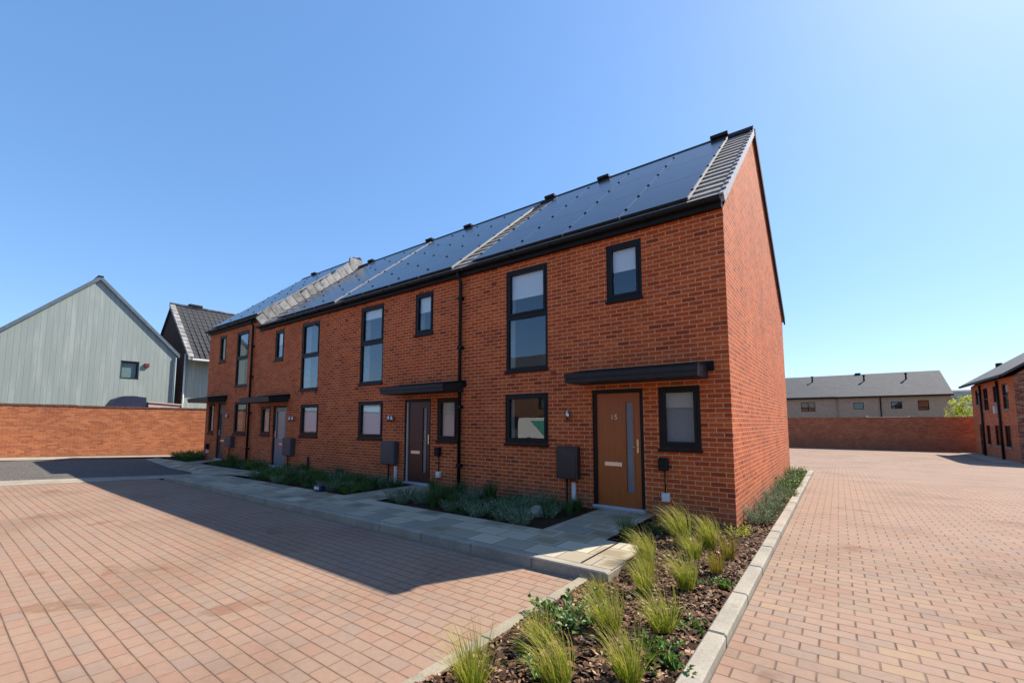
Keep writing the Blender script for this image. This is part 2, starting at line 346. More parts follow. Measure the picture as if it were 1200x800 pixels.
# ------------------------------------------------------------------ setting: ground, roads, kerbs
def grid(name, xs, ys, mat, zoff=0.0, zf=gz, inside=None, kind='structure'):
    m=MB()
    for i in range(len(xs)-1):
        for j in range(len(ys)-1):
            x0,x1,y0,y1=xs[i],xs[i+1],ys[j],ys[j+1]
            if inside and not inside((x0+x1)/2,(y0+y1)/2): continue
            m.face([(x,y,zf(x,y)+zoff) for x,y in ((x0,y0),(x1,y0),(x1,y1),(x0,y1))])
    o=m.build(name,mat); o['kind']=kind; return o
def fr(a,b,n): return [a+(b-a)*i/n for i in range(n+1)]
grid('ground',[-400,-120,-60,-35,-30,-25,-20,-15,-5,10,40,120,400],[-400,-120,-50,-20,-9,-6,-3,0,3,8,14,20,26,60,150,400],M_earth,-.10)
# road of blocks on the right and behind the terrace
grid('road',[.575,3,6,12,25,45],[-30,-15,-6,0,8,14,20,26,38.6],M_pav_r)
grid('road_behind',[-26,-10,.575],[9.72,12,14,20,26,38.6],M_pav_r)
def poly(name, pts, mat, zoff=0.0, zf=gz, thick=None):
    m=MB(); top=[(x,y,zf(x,y)+zoff) for x,y in pts]
    m.face(top)
    if thick:
        for a,b in zip(top,top[1:]+top[:1]): m.face([a,(a[0],a[1],a[2]-thick),(b[0],b[1],b[2]-thick),b])
    o=m.build(name,mat); o['kind']='structure'; return o
flat=lambda x,y: 0.0
# parking court of blocks: right edge at the bed edging, top edge at the path kerb, left edge at the concrete apron
def aprx(y): return -14.42+(y+2.7)*.455
m=MB(); ysc=[-3.08,-5.9,-9,-14,-24,-40]
for a,b in zip(ysc,ysc[1:]):
    L0,L1=aprx(max(a,-14)),aprx(max(b,-14))
    for i in range(6):
        p=lambda L,t: L+(-.955-L)*t
        q=[(p(L1,i/6),b),(p(L1,(i+1)/6),b),(p(L0,(i+1)/6),a),(p(L0,i/6),a)]
        m.face([(x,y,gz(x,y)) for x,y in q])
m.build('court_paving',M_pav_l)['kind']='structure'
def strip(name, A, B, mat, zoff):
    m=MB()
    for (a0,b0),(a1,b1) in zip(zip(A,B),zip(A[1:],B[1:])):
        m.face([(x,y,gz(x,y)+zoff) for x,y in (a0,b0,b1,a1)])
    m.build(name,mat)['kind']='structure'
ya=[-1.7,-2.7,-5.9,-9,-14]
strip('apron',[(aprx(y),y) for y in ya],[(aprx(y)-1.15,y-.15) for y in ya],M_apron,.004)
strip('tarmac',[(aprx(y)-1.15,y-.15) for y in ya],[(-23.2-(y+2)*-.12-1.1*(1 if y<-3 else 0),y+.6) for y in ya],M_tar,.002)
strip('wall_pavement',[(-23.2+.1*y*0-.3,y) for y in (4,0,-3,-9,-20)],[(-24.98,y) for y in (4,0,-3,-9,-20)],M_apron,.03)
# footpath in front of the houses with its kerb
fp=MB()
def slabtop(x0,x1,y0,y1,z=0.0): fp.face([(x0,y0,z),(x1,y0,z),(x1,y1,z),(x0,y1,z)])
slabtop(-13.3,-.66,-2.95,-1.93)
fp.face([(-13.3,-2.95,0),(-13.3,-1.93,0),(-14.6,-1.0,-.01),(-22.6,-1.0,-.03),(-22.9,-1.75,-.09),(-15.3,-2.0,-.09),(-14.3,-2.5,-.09)][::-1])
fp.face([(-13.3,-1.93,0),(-12.0,-1.66,0),(-13.05,-.95,0),(-14.6,-1.0,-.01)][::-1])
slabtop(-2.16,-1.2,-1.93,-.02); slabtop(-7.05,-6.0,-1.93,-.02)
fp.face([(-12.0,-1.66,0),(-13.35,-.02,0),(-14.45,-.02,0),(-13.05,-.95,0)])
fp.face([(-17.9,-1.05,-.01),(-18.6,-.02,0),(-19.5,-.02,0),(-19.0,-1.05,-.01)])
fp.build('footpath',M_slab)['kind']='structure'
kb=MB(); x=-.66; i=0
while x>-13.2:
    L=.914; x1=max(x-L,-13.3); kb.bbox(x1+.003,x-.003,-3.085,-2.953,-.30,.002,.012); x=x1-.0; i+=1
kb.bbox(-14.4,-13.3,-3.0,-2.87,-.3,-.05,.012)
o=kb.build('path_kerb',M_kerb); o['kind']='structure'
ch=MB(); ch.box(-1.03,-1.005,-2.94,-1.95,-.05,.0025); ch.build('drain_slot',M_black)['kind']='structure'
# right hand kerb round the bed
kb=MB(); y=-12.0
while y<9.55:
    y1=min(y+.914,9.6); kb.bbox(.435,.565,y+.003,y1-.003,-.4,.004+U(-.003,.003),.014); y=y1
for xa in fr(.43,-2.2,3)[:-1]: kb.bbox(xa-.87,xa-.004,9.47,9.6,-.4,.004,.014)
kb.build('bed_kerb',M_kerb)['kind']='structure'
kb=MB(); y=-12.0
while y<-3.1:
    y1=min(y+.914,-3.09); kb.bbox(-.95,-.845,y+.002,y1-.002,-.35,-.078+U(-.002,.002),.008); y=y1
kb.bbox(-.83,-.655,-3.07,-2.6,-.35,-.012,.01)
kb.build('bed_edging',M_edge)['kind']='structure'

# planting bed soil
def soil(name, x0,x1,y0,y1, inside, step=.09, base=-.04, amp=.035):
    nx,ny=max(2,int((x1-x0)/step)),max(2,int((y1-y0)/step))
    zf=lambda x,y: base-(.05*max(0,min(1,(-x-.05)/.7)) if name=='front_bed_soil' and y<-2.4 else 0)+amp*(noise.noise((x*2.1,y*2.1,1))+.5*noise.noise((x*7,y*7,4)))
    m=MB()
    xs,ys=fr(x0,x1,nx),fr(y0,y1,ny)
    for i in range(nx):
        for j in range(ny):
            if not inside((xs[i]+xs[i+1])/2,(ys[j]+ys[j+1])/2): continue
            m.face([(x,y,zf(x,y)) for x,y in ((xs[i],ys[j]),(xs[i+1],ys[j]),(xs[i+1],ys[j+1]),(xs[i],ys[j+1]))],smooth=True)
    o=m.build(name,M_soil); o['kind']='structure'; return zf
inA=lambda x,y: (-.85<x<.44 and y<-3.05) or (-.66<x<.44 and -3.1<=y<-1.9) or (-1.2<x<.44 and -1.95<=y<-.0) or (0<=x<.44 and y>=0)
zA=soil('front_bed_soil',-1.2,.44,-8,9.48,inA,.1,-.055)
zB=soil('house_bed_soil',-6.0,-2.15,-1.93,0,lambda x,y:True,.12,-.03)
b3=lambda x,y: x>-12.0-(y+1.66)*.85 if y>-1.66 else x>-12.0
zC=soil('house_bed_soil',-13.4,-7.05,-1.93,0,b3,.12,-.03)
zD=soil('house_bed_soil',-18.6,-13.0,-1.02,0,lambda x,y: x>-17.9-(y+1.02)*.7 and x<-13.1-(y+.95)*1.4,.12,-.03)
zE=soil('house_bed_soil',-22.4,-19.0,-1.02,.6,lambda x,y: x<-19.1-(y+1.02)*.45,.12,-.03)
def scatter(name, n, x0,x1,y0,y1, inside, zf, s0=.02, s1=.075):
    m=MB(); k=0
    while k<n:
        x,y=U(x0,x1),U(y0,y1)
        if not inside(x,y): continue
        k+=1; L=U(s0,s1); w=L*U(.25,.6); a=U(0,6.28); ca,sa=math.cos(a),math.sin(a); t1,t2=U(-.45,.45),U(-.6,.6); cz=zf(x,y)+U(.002,.022); b=U(-.2,.5)*w
        def P(u,v,h): 
            z=u*math.sin(t1)+v*math.sin(t2)+h
            return (x+u*ca-v*sa,y+u*sa+v*ca,cz+z)
        m.face([P(-L/2,-w/2,0),P(0,-w/2*U(.8,1.2),b),P(0,w/2*U(.8,1.2),b+.002),P(-L/2,w/2*U(.5,1),0)])
        n0=len(m.v); 
        m.face([P(0,-w/2,b),P(L/2,-w/2*U(.3,1),0),P(L/2,w/2*U(.4,1),0),P(0,w/2,b+.002)])
    o=m.build(name,M_chip,fix=False); o['kind']='stuff'; return o
scatter('bark_mulch',15000,-1.0,.43,-7.0,9.3,lambda x,y: inA(x,y) and (y<-1.2 or rnd()<.55),zA)

# ------------------------------------------------------------------ terrace houses
YR,ZR,DEP,ZE=4.0,8.40,9.0,4.87      # ridge line, depth, wall head
EY,EZ=-.14,5.0                       # lower edge of the front roof slope
def frame_bars(m,x0,x1,z0,z1,w,y0,y1):
    m.box(x0,x1,y0,y1,z1-w,z1); m.box(x0,x1,y0,y1,z0,z0+w); m.box(x0,x0+w,y0,y1,z0+w,z1-w); m.box(x1-w,x1,y0,y1,z0+w,z1-w)
def window(h, x0,x1,z0,z1, transom=None, blind=None, blindmat=None, sill=True, frost=None, lab=None, opener='upper'):
    m=MB(); w=.062; y0,y1=.018,.085
    frame_bars(m,x0,x1,z0,z1,w,y0,y1)
    panes=[(z0+w,z1-w)]
    if transom:
        m.box(x0+w,x1-w,y0+.002,y1,transom-.045,transom+.045); panes=[(z0+w,transom-.045),(transom+.045,z1-w)]
    for k,(a,b) in enumerate(panes):
        if transom and k==0: continue
        frame_bars(m,x0+w+.002,x1-w-.002,a+.002,b-.002,.042,y0-.012,y1-.01)
    o=m.build('window',M_frame,h)
    g=MB()
    for a,b in panes: g.box(x0+w-.01,x1-w+.01,.052,.06,a-.01,b+.01)
    g.build('pane',M_glassdoor if frost else M_glass,o)
    if sill:
        s=MB(); s.bbox(x0-.015,x1+.015,-.045,.05,z0-.055,z0-.003,.008); s.build('sill',M_frame,o)
    if blind:
        b=MB(); b.box(x0+.03,x1-.03,.095,.101,blind[0],blind[1]); b.box(x0+.03,x1-.03,.090,.106,blind[0]-.025,blind[0]-.001); b.build('blind',blindmat or M_blind,o)
    if frost:
        b=MB(); b.box(x0+.02,x1-.02,.15,.155,frost[0],frost[1]); b.build('privacy_film',M_frost,o)
    b=MB()   # lined inner reveal, so one looks into a finished opening
    b.box(x0-.0,x0+.012,.09,.32,z0,z1); b.box(x1-.012,x1,.09,.32,z0,z1); b.box(x0+.013,x1-.013,.09,.34,z0,z0+.02)
    b.build('inner_reveal',M_white,o)
    return o
def text(body,size,loc,mat,parent,name):
    c=bpy.data.curves.new(name,'FONT'); c.body=body; c.size=size; c.extrude=.003; c.align_x='CENTER'; c.space_character=1.15
    o=bpy.data.objects.new(name,c); col.objects.link(o); c.materials.append(mat); o.parent=parent; o.rotation_euler=(math.pi/2,0,0); o.location=Vector(loc)-Vector(parent['_o'])
    bpy.context.view_layer.update()
    me=bpy.data.meshes.new_from_object(o.evaluated_get(bpy.context.evaluated_depsgraph_get())); o2=bpy.data.objects.new(name,me); col.objects.link(o2)
    o2.parent=parent; o2.rotation_euler=o.rotation_euler; o2.location=o.location; bpy.data.objects.remove(o); o2.name=name
    return o2
def door(h, x0,x1,z1, mat, slit=True, number=None, pale_jamb=False, flip=False, lab=None, fullglass=False):
    fm=MB(); w=.068; y0,y1=.03,.11
    fm.box(x0,x1,y0,y1,z1-w,z1); fm.box(x0,x0+w,y0,y1,.05,z1-w); fm.box(x1-w,x1,y0,y1,.05,z1-w)
    lx0,lx1,lz0,lz1=x0+w+.004,x1-w-.004,.055,z1-w-.004
    W=lx1-lx0
    mir=(lambda x: lx0+lx1-x) if flip else (lambda x:x)
    sl=sorted((mir(lx0+W*.675),mir(lx0+W*.84))); sz=(.30,1.86)
    if fullglass: sl=(lx0+.12,lx1-.12); sz=(.95,1.9)
    m=MB(); d0,d1=.058,.1
    m.box(lx0,sl[0],d0,d1,lz0,lz1); m.box(sl[1],lx1,d0,d1,lz0,lz1); m.box(sl[0],sl[1],d0,d1,lz0,sz[0]); m.box(sl[0],sl[1],d0,d1,sz[1],lz1)
    # raised bead round the glazed slit
    frame_bars(m,sl[0]-.018,sl[1]+.018,sz[0]-.018,sz[1]+.018,.0175,d0-.008,d0-.0005)
    o=m.build('door',mat,h)
    if lab: o['label']=lab
    fm.build('door_frame',M_frame if not pale_jamb else M_frame,o)
    if pale_jamb:
        j=MB(); j.box(x0+w+.002,x0+w+.035,.022,.056,.055,z1-w-.004); j.build('pale_door_edge',M_meter if pale_jamb==2 else simple('pale_trim',(.42,.43,.45),.5),o)
    g=MB(); g.box(sl[0],sl[1],.075,.082,sz[0],sz[1]); g.build('door_glazing',M_glassdoor,o)
    g=MB(); g.box(sl[0],sl[1],.093,.097,sz[0],sz[1]); g.build('obscured_glass',M_frost,o)
    xc=mir(lx0+W*.37)
    p=MB(); p.bbox(xc-.16,xc+.16,d0-.014,d0-.001,.735,.815,.006); p.box(xc-.125,xc+.125,d0-.017,d0-.0142,.757,.793); p.build('letter_plate',M_metal,o)
    xh=mir(lx1-.055)
    p=MB(); p.bbox(xh-.018,xh+.018,d0-.014,d0-.001,.98,1.22,.006); s=-1 if not flip else 1
    p.tube([(xh,d0-.012,1.08),(xh,d0-.05,1.08),(xh+s*.03,d0-.052,1.08),(xh+s*.13,d0-.05,1.08)],.009,8); p.build('door_handle',M_brass,o)
    t=MB(); t.box(x0+.003,x1-.003,.0,.115,-.0,.03); t.bbox(x0+.01,x1-.01,-.075,.054,.031,.054,.006); t.box(x0+.02,x1-.02,-.055,-.001,.004,.030); t.build('threshold',M_sill,o)
    if number: text(number,.125,(xc+.03,d0-.004,1.56),M_metal,o,'house_number')
    return o
def roofP(x,s,h=0.0,dz=0.0):
    dy,dzv=YR-EY,ZR-EZ; L=math.hypot(dy,dzv); u=s/L
    return Vector((x,EY+dy*u-h*dzv/L,EZ+dz+dzv*u+h*dy/L))
RL=math.hypot(YR-EY,ZR-EZ)
def terrace_house(x0,x1,label,wins,doorspec,dz,panels,stripts,vents,extras):
    h=empty('brick_house',((x0+x1)/2,0,0),label,'house','terrace houses with solar roofs')
    # --- walls
    ops=[(w[0],w[1],w[2],w[3]) for w in wins]+[(doorspec[0],doorspec[1],0.0,doorspec[2])]
    ze=ZE+dz
    xs=sorted({x0,x1,*[a for o in ops for a in o[:2]]}); zs=sorted({-.3,ze,*[a for o in ops for a in o[2:]]})
    m=MB()
    for i in range(len(xs)-1):
        for j in range(len(zs)-1):
            cx,cz=(xs[i]+xs[i+1])/2,(zs[j]+zs[j+1])/2
            if any(a<cx<b and c<cz<d for a,b,c,d in ops): continue
            m.face([(xs[i],0,zs[j]),(xs[i+1],0,zs[j]),(xs[i+1],0,zs[j+1]),(xs[i],0,zs[j+1])])
    for a,b,c,d in ops:
        for q in ([(a,0,c),(a,.12,c),(a,.12,d),(a,0,d)],[(b,0,c),(b,.12,c),(b,.12,d),(b,0,d)]):
            m.face(q,uvs=[(p[1]+p[0],p[2]) for p in q])
        for q in ([(a,0,c),(b,0,c),(b,.12,c),(a,.12,c)],[(a,0,d),(b,0,d),(b,.12,d),(a,.12,d)]): m.face(q,uvs=[(p[0],p[2]+p[1]) for p in q])
    zr=ZR+dz-.1
    for xx in (x0,x1): m.face([(xx,0,-.3),(xx,DEP,-.3),(xx,DEP,ze),(xx,YR,zr),(xx,0,ze)])
    m.face([(x0,DEP,-.3),(x1,DEP,-.3),(x1,DEP,ze),(x0,DEP,ze)])
    m.build('wall',M_brick,h)
    r=MB(); r.box(x0+.15,x1-.15,2.6,2.7,-.2,ze); r.box(x0+.15,x1-.15,.14,2.6,2.42,2.5); r.box(x0+.15,x1-.15,.14,2.6,ze-.1,ze-.02); r.box(x0+.15,x1-.15,.14,2.6,-.06,-.01); r.box(x0+.08,x0+.14,.14,2.6,-.06,ze-.02); r.box(x1-.14,x1-.08,.14,2.6,-.06,ze-.02); r.box(x0+2.5,x0+2.58,.5,2.6,-.06,ze-.02)
    r.build('interior',M_room,h)
    # --- roof: stepped courses on the front, slab at the back
    rf=MB(); n=17; g=RL/n; ex0=x0-(.04 if extras.get('left_end') else 0); ex1=x1+(.04 if extras.get('right_end') else -.003)
    for k in range(n):
        s0,s1=k*g,(k+1)*g+.03
        a=[roofP(ex0,s0,.034,dz),roofP(ex1,s0,.034,dz),roofP(ex1,s1,.0,dz),roofP(ex0,s1,.0,dz)]
        b=[roofP(ex0,s0,-.005,dz),roofP(ex1,s0,-.005,dz)]
        rf.face(a,uvs=[(ex0,s0),(ex1,s0),(ex1,s1),(ex0,s1)]); rf.face([b[0],b[1],a[1],a[0]])
    def back(x,y,zz): return (x,y,zz)
    ye=DEP+.18; zb=ZE+dz-.02
    for t0,t1 in ((0.0,-.12),):
        rf.hexa([(ex0,YR,ZR+dz-.12),(ex1,YR,ZR+dz-.12),(ex1,ye,zb-.12),(ex0,ye,zb-.12),(ex0,YR,ZR+dz),(ex1,YR,ZR+dz),(ex1,ye,zb),(ex0,ye,zb)])
    a=[roofP(ex0,0,-.01,dz),roofP(ex1,0,-.01,dz),roofP(ex1,RL,-.01,dz),roofP(ex0,RL,-.01,dz)]; rf.face(a)   # underlay
    ro=rf.build('roof',M_tile,h)
    rd=MB()
    prof=[(YR-.14,ZR+dz-.06),(YR-.125,ZR+dz+.005),(YR-.04,ZR+dz+.105),(YR+.04,ZR+dz+.105),(YR+.125,ZR+dz+.0),(YR+.14,ZR+dz-.06)]
    xx=ex0
    while xx<ex1-.02:
        x2=min(xx+.45,ex1); rd.extrude(prof,xx+.002,x2-.002); xx=x2
    rd.build('ridge',M_ridge,ro)
    for (va,vb) in vents:
        v=MB(); v.bbox(va,vb,YR-.13,YR+.13,ZR+dz+.08,ZR+dz+.165,.01); v.build('ridge_vent',M_ridge,ro)
    # --- fascia and gutter
    fa=MB(); fa.box(x0+.002,x1-.002,-.105,-.003,ZE+dz-.01,EZ+dz-.03); fa.build('fascia',M_black,h)
    gu=MB(); cy,cz,rr=-.165,EZ+dz-.005,.062
    pr=[(cy-rr,cz+.012)]+[(cy+rr*math.cos(math.pi+math.pi*i/8),cz+rr*math.sin(math.pi+math.pi*i/8)) for i in range(9)]+[(cy+rr,cz+.012),(cy+rr-.008,cz+.012)]+[(cy+(rr-.008)*math.cos(2*math.pi-math.pi*i/8),cz+(rr-.008)*math.sin(2*math.pi-math.pi*i/8)) for i in range(9)]+[(cy-rr+.008,cz+.012)]
    gu.extrude(pr,x0+.002,x1-.002)
    xx=x0+.4
    while xx<x1: gu.box(xx,xx+.025,-.235,-.105,EZ+dz-.075,EZ+dz+.0); xx+=.95
    gu.build('gutter',M_black,h)
    if extras.get('right_end'):
        v=MB(); nn=17; gg=RL/nn
        for k in range(nn):
            s0,s1=k*gg,(k+1)*gg-.004
            v.hexa([roofP(ex1-.055,s0,-.09,dz),roofP(ex1+.012,s0,-.09,dz),roofP(ex1+.012,s1,-.11,dz),roofP(ex1-.055,s1,-.11,dz),
                    roofP(ex1-.055,s0,.05,dz),roofP(ex1+.012,s0,.05,dz),roofP(ex1+.012,s1,.02,dz),roofP(ex1-.055,s1,.02,dz)])
        v.build('verge',M_verge,ro)
        v=MB(); v.hexa([(ex1-.01,YR,ZR+dz-.2),(ex1+.03,YR,ZR+dz-.2),(ex1+.03,ye,zb-.2),(ex1-.01,ye,zb-.2),(ex1-.01,YR,ZR+dz+.03),(ex1+.03,YR,ZR+dz+.03),(ex1+.03,ye+.02,zb+.03),(ex1-.01,ye+.02,zb+.03)])
        v.build('rear_verge',M_ridge,ro)
    # --- solar panels in three rows
    for (pa,pb) in panels:
        nC=round((pb-pa)/1.18)
        wC=(pb-pa)/nC
        for i in range(nC):
            for k in range(3):
                s0=.17+k*1.66; s1=s0+1.648; xa,xb=pa+i*wC+.007,pa+(i+1)*wC-.007
                p=MB(); p.hexa([roofP(x,t,hh,dz) for hh in (.045,.088) for x,t in ((xa,s0),(xb,s0),(xb,s1),(xa,s1))]); p.build('solar_panel',M_pv,h)
        for i in range(nC+1):
            xq=pa+i*wC; wd=.0065 if 0<i<nC else .011; th_=.0875 if 0<i<nC else .09
            q=MB(); q.hexa([roofP(x,t,hh,dz) for hh in (.04,th_) for x,t in ((xq-wd,.15),(xq+wd,.15),(xq+wd,5.15),(xq-wd,5.15))])
            ql=q.build('panel_rail',M_alu,h)
            for k in range(3):
                for f in (.25,.78):
                    sc_=.17+k*1.66+1.648*f; q=MB()
                    q.hexa([roofP(x,t,hh,dz) for hh in (.0885,.104) for x,t in ((xq-.02,sc_-.026),(xq+.02,sc_-.026),(xq+.02,sc_+.026),(xq-.02,sc_+.026))])
                    q.build('panel_clamp',M_clamp,ql)
    # --- openings
    for w in wins: window(h,*w[:4],**w[4])
    door(h,*doorspec[:3],**doorspec[3])
    # --- canopy
    c0,c1,cz0=extras['canopy']
    cm=MB(); cm.extrude([(-.003,cz0),(-.65,cz0),(-.65,cz0+.145),(-.003,cz0+.235)],c0,c1); cm.box(c0-.01,c1+.01,-.668,-.652,cz0+.075,cz0+.152); cm.build('canopy',M_canopy,h)
    ct=MB(); ct.hexa([(c0-.012,-.67,cz0+.154),(c1+.012,-.67,cz0+.154),(c1+.012,-.004,cz0+.242),(c0-.012,-.004,cz0+.242),(c0-.012,-.67,cz0+.166),(c1+.012,-.67,cz0+.166),(c1+.012,-.004,cz0+.262),(c0-.012,-.004,cz0+.262)])
    ct.box(c0-.06,c1+.09,-.03,-.002,cz0+.12,cz0+.275)
    ct.build('canopy_felt',M_canopytop,h)
    # --- services on the wall
    mb=extras.get('meter')
    if mb:
        a,b,c,d=mb['r']; q=MB(); q.bbox(a,b,-.16,-.003,c,d,.012); q.bbox(a+.025,b-.025,-.168,-.161,c+.03,d-.03,.003); q.box((a+b)/2-.02,(a+b)/2+.02,-.173,-.1685,(c+d)/2-.02,(c+d)/2+.02)
        mo=q.build('meter_box',mb['m'],h)
        q=MB(); q.tube([((a*.6+b*.4),-.06,c+.01),((a*.6+b*.4),-.06,-.06)],.018,8); q.build('gas_pipe',M_black,mo)
        if mb.get('conduit'):
            a2=mb['conduit']; q=MB(); q.bbox(a2-.035,a2+.035,-.06,-.003,-.03,.41,.006); q.build('white_conduit',M_white,mo)
    for (lx,lz) in extras.get('lights',[]):
        q=MB(); q.tube([(lx,-.075,lz-.08),(lx,-.075,lz+.08)],.036,12); q.box(lx-.02,lx+.02,-.05,-.003,lz-.04,lz+.04); q.build('wall_light',M_metal,h)
    cb=extras.get('cable')
    if cb:
        cx,zt=cb; q=MB(); q.bbox(cx-.075,cx+.075,-.11,-.003,zt-.2,zt,.014); q.bbox(cx-.045,cx+.045,-.116,-.1115,zt-.11,zt-.03,.003); k=q.build('cable_box',M_black,h)
        q=MB(); q.tube([(cx+.01,-.03,zt-.19),(cx+.012,-.03,.36)],.011,8); q.build('cable',M_black,k)
        q=MB(); q.bbox(cx-.045,cx+.08,-.075,-.003,.235,.37,.008); q.build('socket_box',M_white,k)
    for (ax,az) in extras.get('airbricks',[]):
        q=MB(); q.box(ax-.055,ax+.055,-.012,.0-.002,az-.04,az+.04); q.build('air_brick',M_airbrick,h)
    for px in extras.get('pipes',[]):
        q=MB(); q.tube([(px,-.165,EZ+dz-.06),(px,-.165,EZ+dz-.14),(px,-.075,EZ+dz-.27),(px,-.075,-.05)],.038,12)
        for zz in (.55,1.85,3.2,4.35): q.bbox(px-.06,px+.06,-.12,-.003,zz-.035,zz+.035,.006)
        q.build('downpipe',M_black,h)
    if extras.get('post'):
        q=MB(); q.tube([(extras['post'],-.05,-.05),(extras['post'],-.05,.45)],.028,10); q.build('pipe_stub',M_black,h)
    return h
S=-5.2; MX=-10.55
def ab(xs_,zs_): return [(x,z) for x in xs_ for z in zs_]
T0,T1=2.577,4.72
FB=dict
# number 15, the near end
terrace_house(-5.40,0.0,'red brick end house with plain sunlit gable and tan brown door numbered 15',
  [(-4.29,-3.25,T0,T1,FB(transom=3.70,blind=(4.13,4.70))),(-1.985,-1.325,3.69,4.725,FB(blind=(4.25,4.70))),
   (-4.31,-3.25,1.085,2.092,FB()),(-1.105,-.445,1.085,2.095,FB(blind=(1.77,2.08),blindmat=M_cream,frost=(1.1,1.745)))],
  (-2.315,-1.365,2.092,FB(mat=M_door,number='15')),0.0,
  [(-5.22,-.5)],[], [(-.9,-.5),(-3.95,-3.6)],
  dict(right_end=True,canopy=(-2.5,-.31,2.185),meter=dict(r=(-2.99,-2.56,.47,1.06),m=M_meterdark,conduit=-2.69),lights=[(-2.78,1.645)],cable=(-1.03,.93),
       airbricks=[(-4.62,4.53),(-4.1,2.46),(-3.12,2.46)]))
terrace_house(-10.55,-5.404,'red brick mid house with dark brown door, left of the nearest black downpipe',
  [(-4.29+S,-3.25+S,T0,T1+.02,FB(transom=3.70,blind=(4.42,4.72))),(-1.985+S,-1.325+S,3.69,4.735,FB(blind=(4.28,4.72))),
   (-4.29+S,-3.2+S,1.085,2.085,FB(blind=(1.12,1.93))),(-6.34,-5.68,1.085,2.075,FB(blind=(1.06,2.06),blindmat=M_cream))],
  (-7.52,-6.56,2.085,FB(mat=M_door2,pale_jamb=True,lab='dark brown front door with a pale strip down its left edge')),0.0,
  [(-10.53,-5.86)],[],[(-5.75,-5.4),(-9.2,-8.85)],
  dict(canopy=(-7.66,-5.50,2.185),meter=dict(r=(-8.25,-7.7,.45,1.02),m=M_meter,conduit=-7.78),lights=[(-8.04,1.61),(-7.92,1.60)],cable=(-6.25,.93),pipes=[-5.555],
       airbricks=[(-8.35,4.50),(-9.62,2.46),(-10.2,4.5)]))
terrace_house(-15.65,-10.554,'red brick mid house with grey door, its roof ending below the higher end roof',
  [(-12.73,-11.66,T0-.03,T1+.005,FB(transom=3.64)),(-14.55,-13.93,3.67,4.73,FB(blind=(4.25,4.7))),
   (-12.64,-11.56,1.08,2.08,FB(blind=(1.25,1.9))),(-15.38,-14.66,1.08,2.085,FB(blind=(1.1,2.07),blindmat=M_cream))],
  (-14.48,-13.52,2.085,FB(mat=M_door3,flip=True,fullglass=True,lab='grey half glazed front door')),0.0,
  [(-14.35,-10.78)],[],[(-11.2,-10.85),(-14.9,-14.55)],
  dict(canopy=(-15.58,-13.42,2.185),meter=dict(r=(-13.42,-12.86,.44,1.0),m=M_meter),lights=[(-13.16,1.62),(-12.98,1.62)],post=-11.97,
       airbricks=[(-12.55,2.44),(-11.75,2.44),(-11.2,4.5),(-12.0,4.62)],cable=None))
h4=terrace_house(-20.5,-15.654,'red brick far end house with stepped up roof, beside the orange garden wall',
  [(-17.75,-16.68,2.92,5.06,FB(transom=4.0)),(-19.42,-18.78,4.0,5.1,FB()),
   (-17.66,-16.56,1.07,2.3,FB()),(-20.2,-19.6,1.07,2.3,FB(blind=(1.2,2.1)))],
  (-19.26,-18.5,2.305,FB(mat=M_door4,flip=True,lab='dark grey front door')),.40,
  [(-20.3,-15.95)],[],[(-16.3,-15.95),(-19.6,-19.25)],
  dict(right_end=False,left_end=True,canopy=(-20.62,-18.45,2.33),meter=dict(r=(-18.02,-17.45,.56,.98),m=M_meter),lights=[(-18.15,1.75)],pipes=[-16.2],
       airbricks=[(-17.6,2.75),(-16.8,2.75)],cable=(-20.0,.62)))
# lead stepped flashing and verge where the higher end roof meets its neighbour
q=MB(); nn=15
for k in range(nn):
    s0=.12+k*(RL-.2)/nn; s1=s0+(RL-.2)/nn*.93; hh=.29+U(0,.13)
    q.hexa([roofP(-15.652,s0,.02),roofP(-15.55,s0,.02),roofP(-15.55,s1,.02),roofP(-15.652,s1,.02),roofP(-15.652,s0,hh),roofP(-15.60,s0,hh),roofP(-15.60,s1,hh+.05),roofP(-15.652,s1,hh+.05)])
q.hexa([(x,y,z) for z in (ZR-.12,ZR+.36) for x,y in ((-15.655,YR-.5),(-15.59,YR-.5),(-15.59,YR+.06),(-15.655,YR+.06))]); q.build('stepped_flashing',M_lead,h4)
q=MB()
for k in range(19):
    g=RL/19; s0=k*g; s1=s0+g-.01
    q.hexa([roofP(-15.75,s0,-.07,.4),roofP(-15.61,s0,-.07,.4),roofP(-15.61,s1,-.09,.4),roofP(-15.75,s1,-.09,.4),roofP(-15.75,s0,.05,.4),roofP(-15.61,s0,.05,.4),roofP(-15.61,s1,.02,.4),roofP(-15.75,s1,.02,.4)])
q.build('verge',M_ridge,h4)

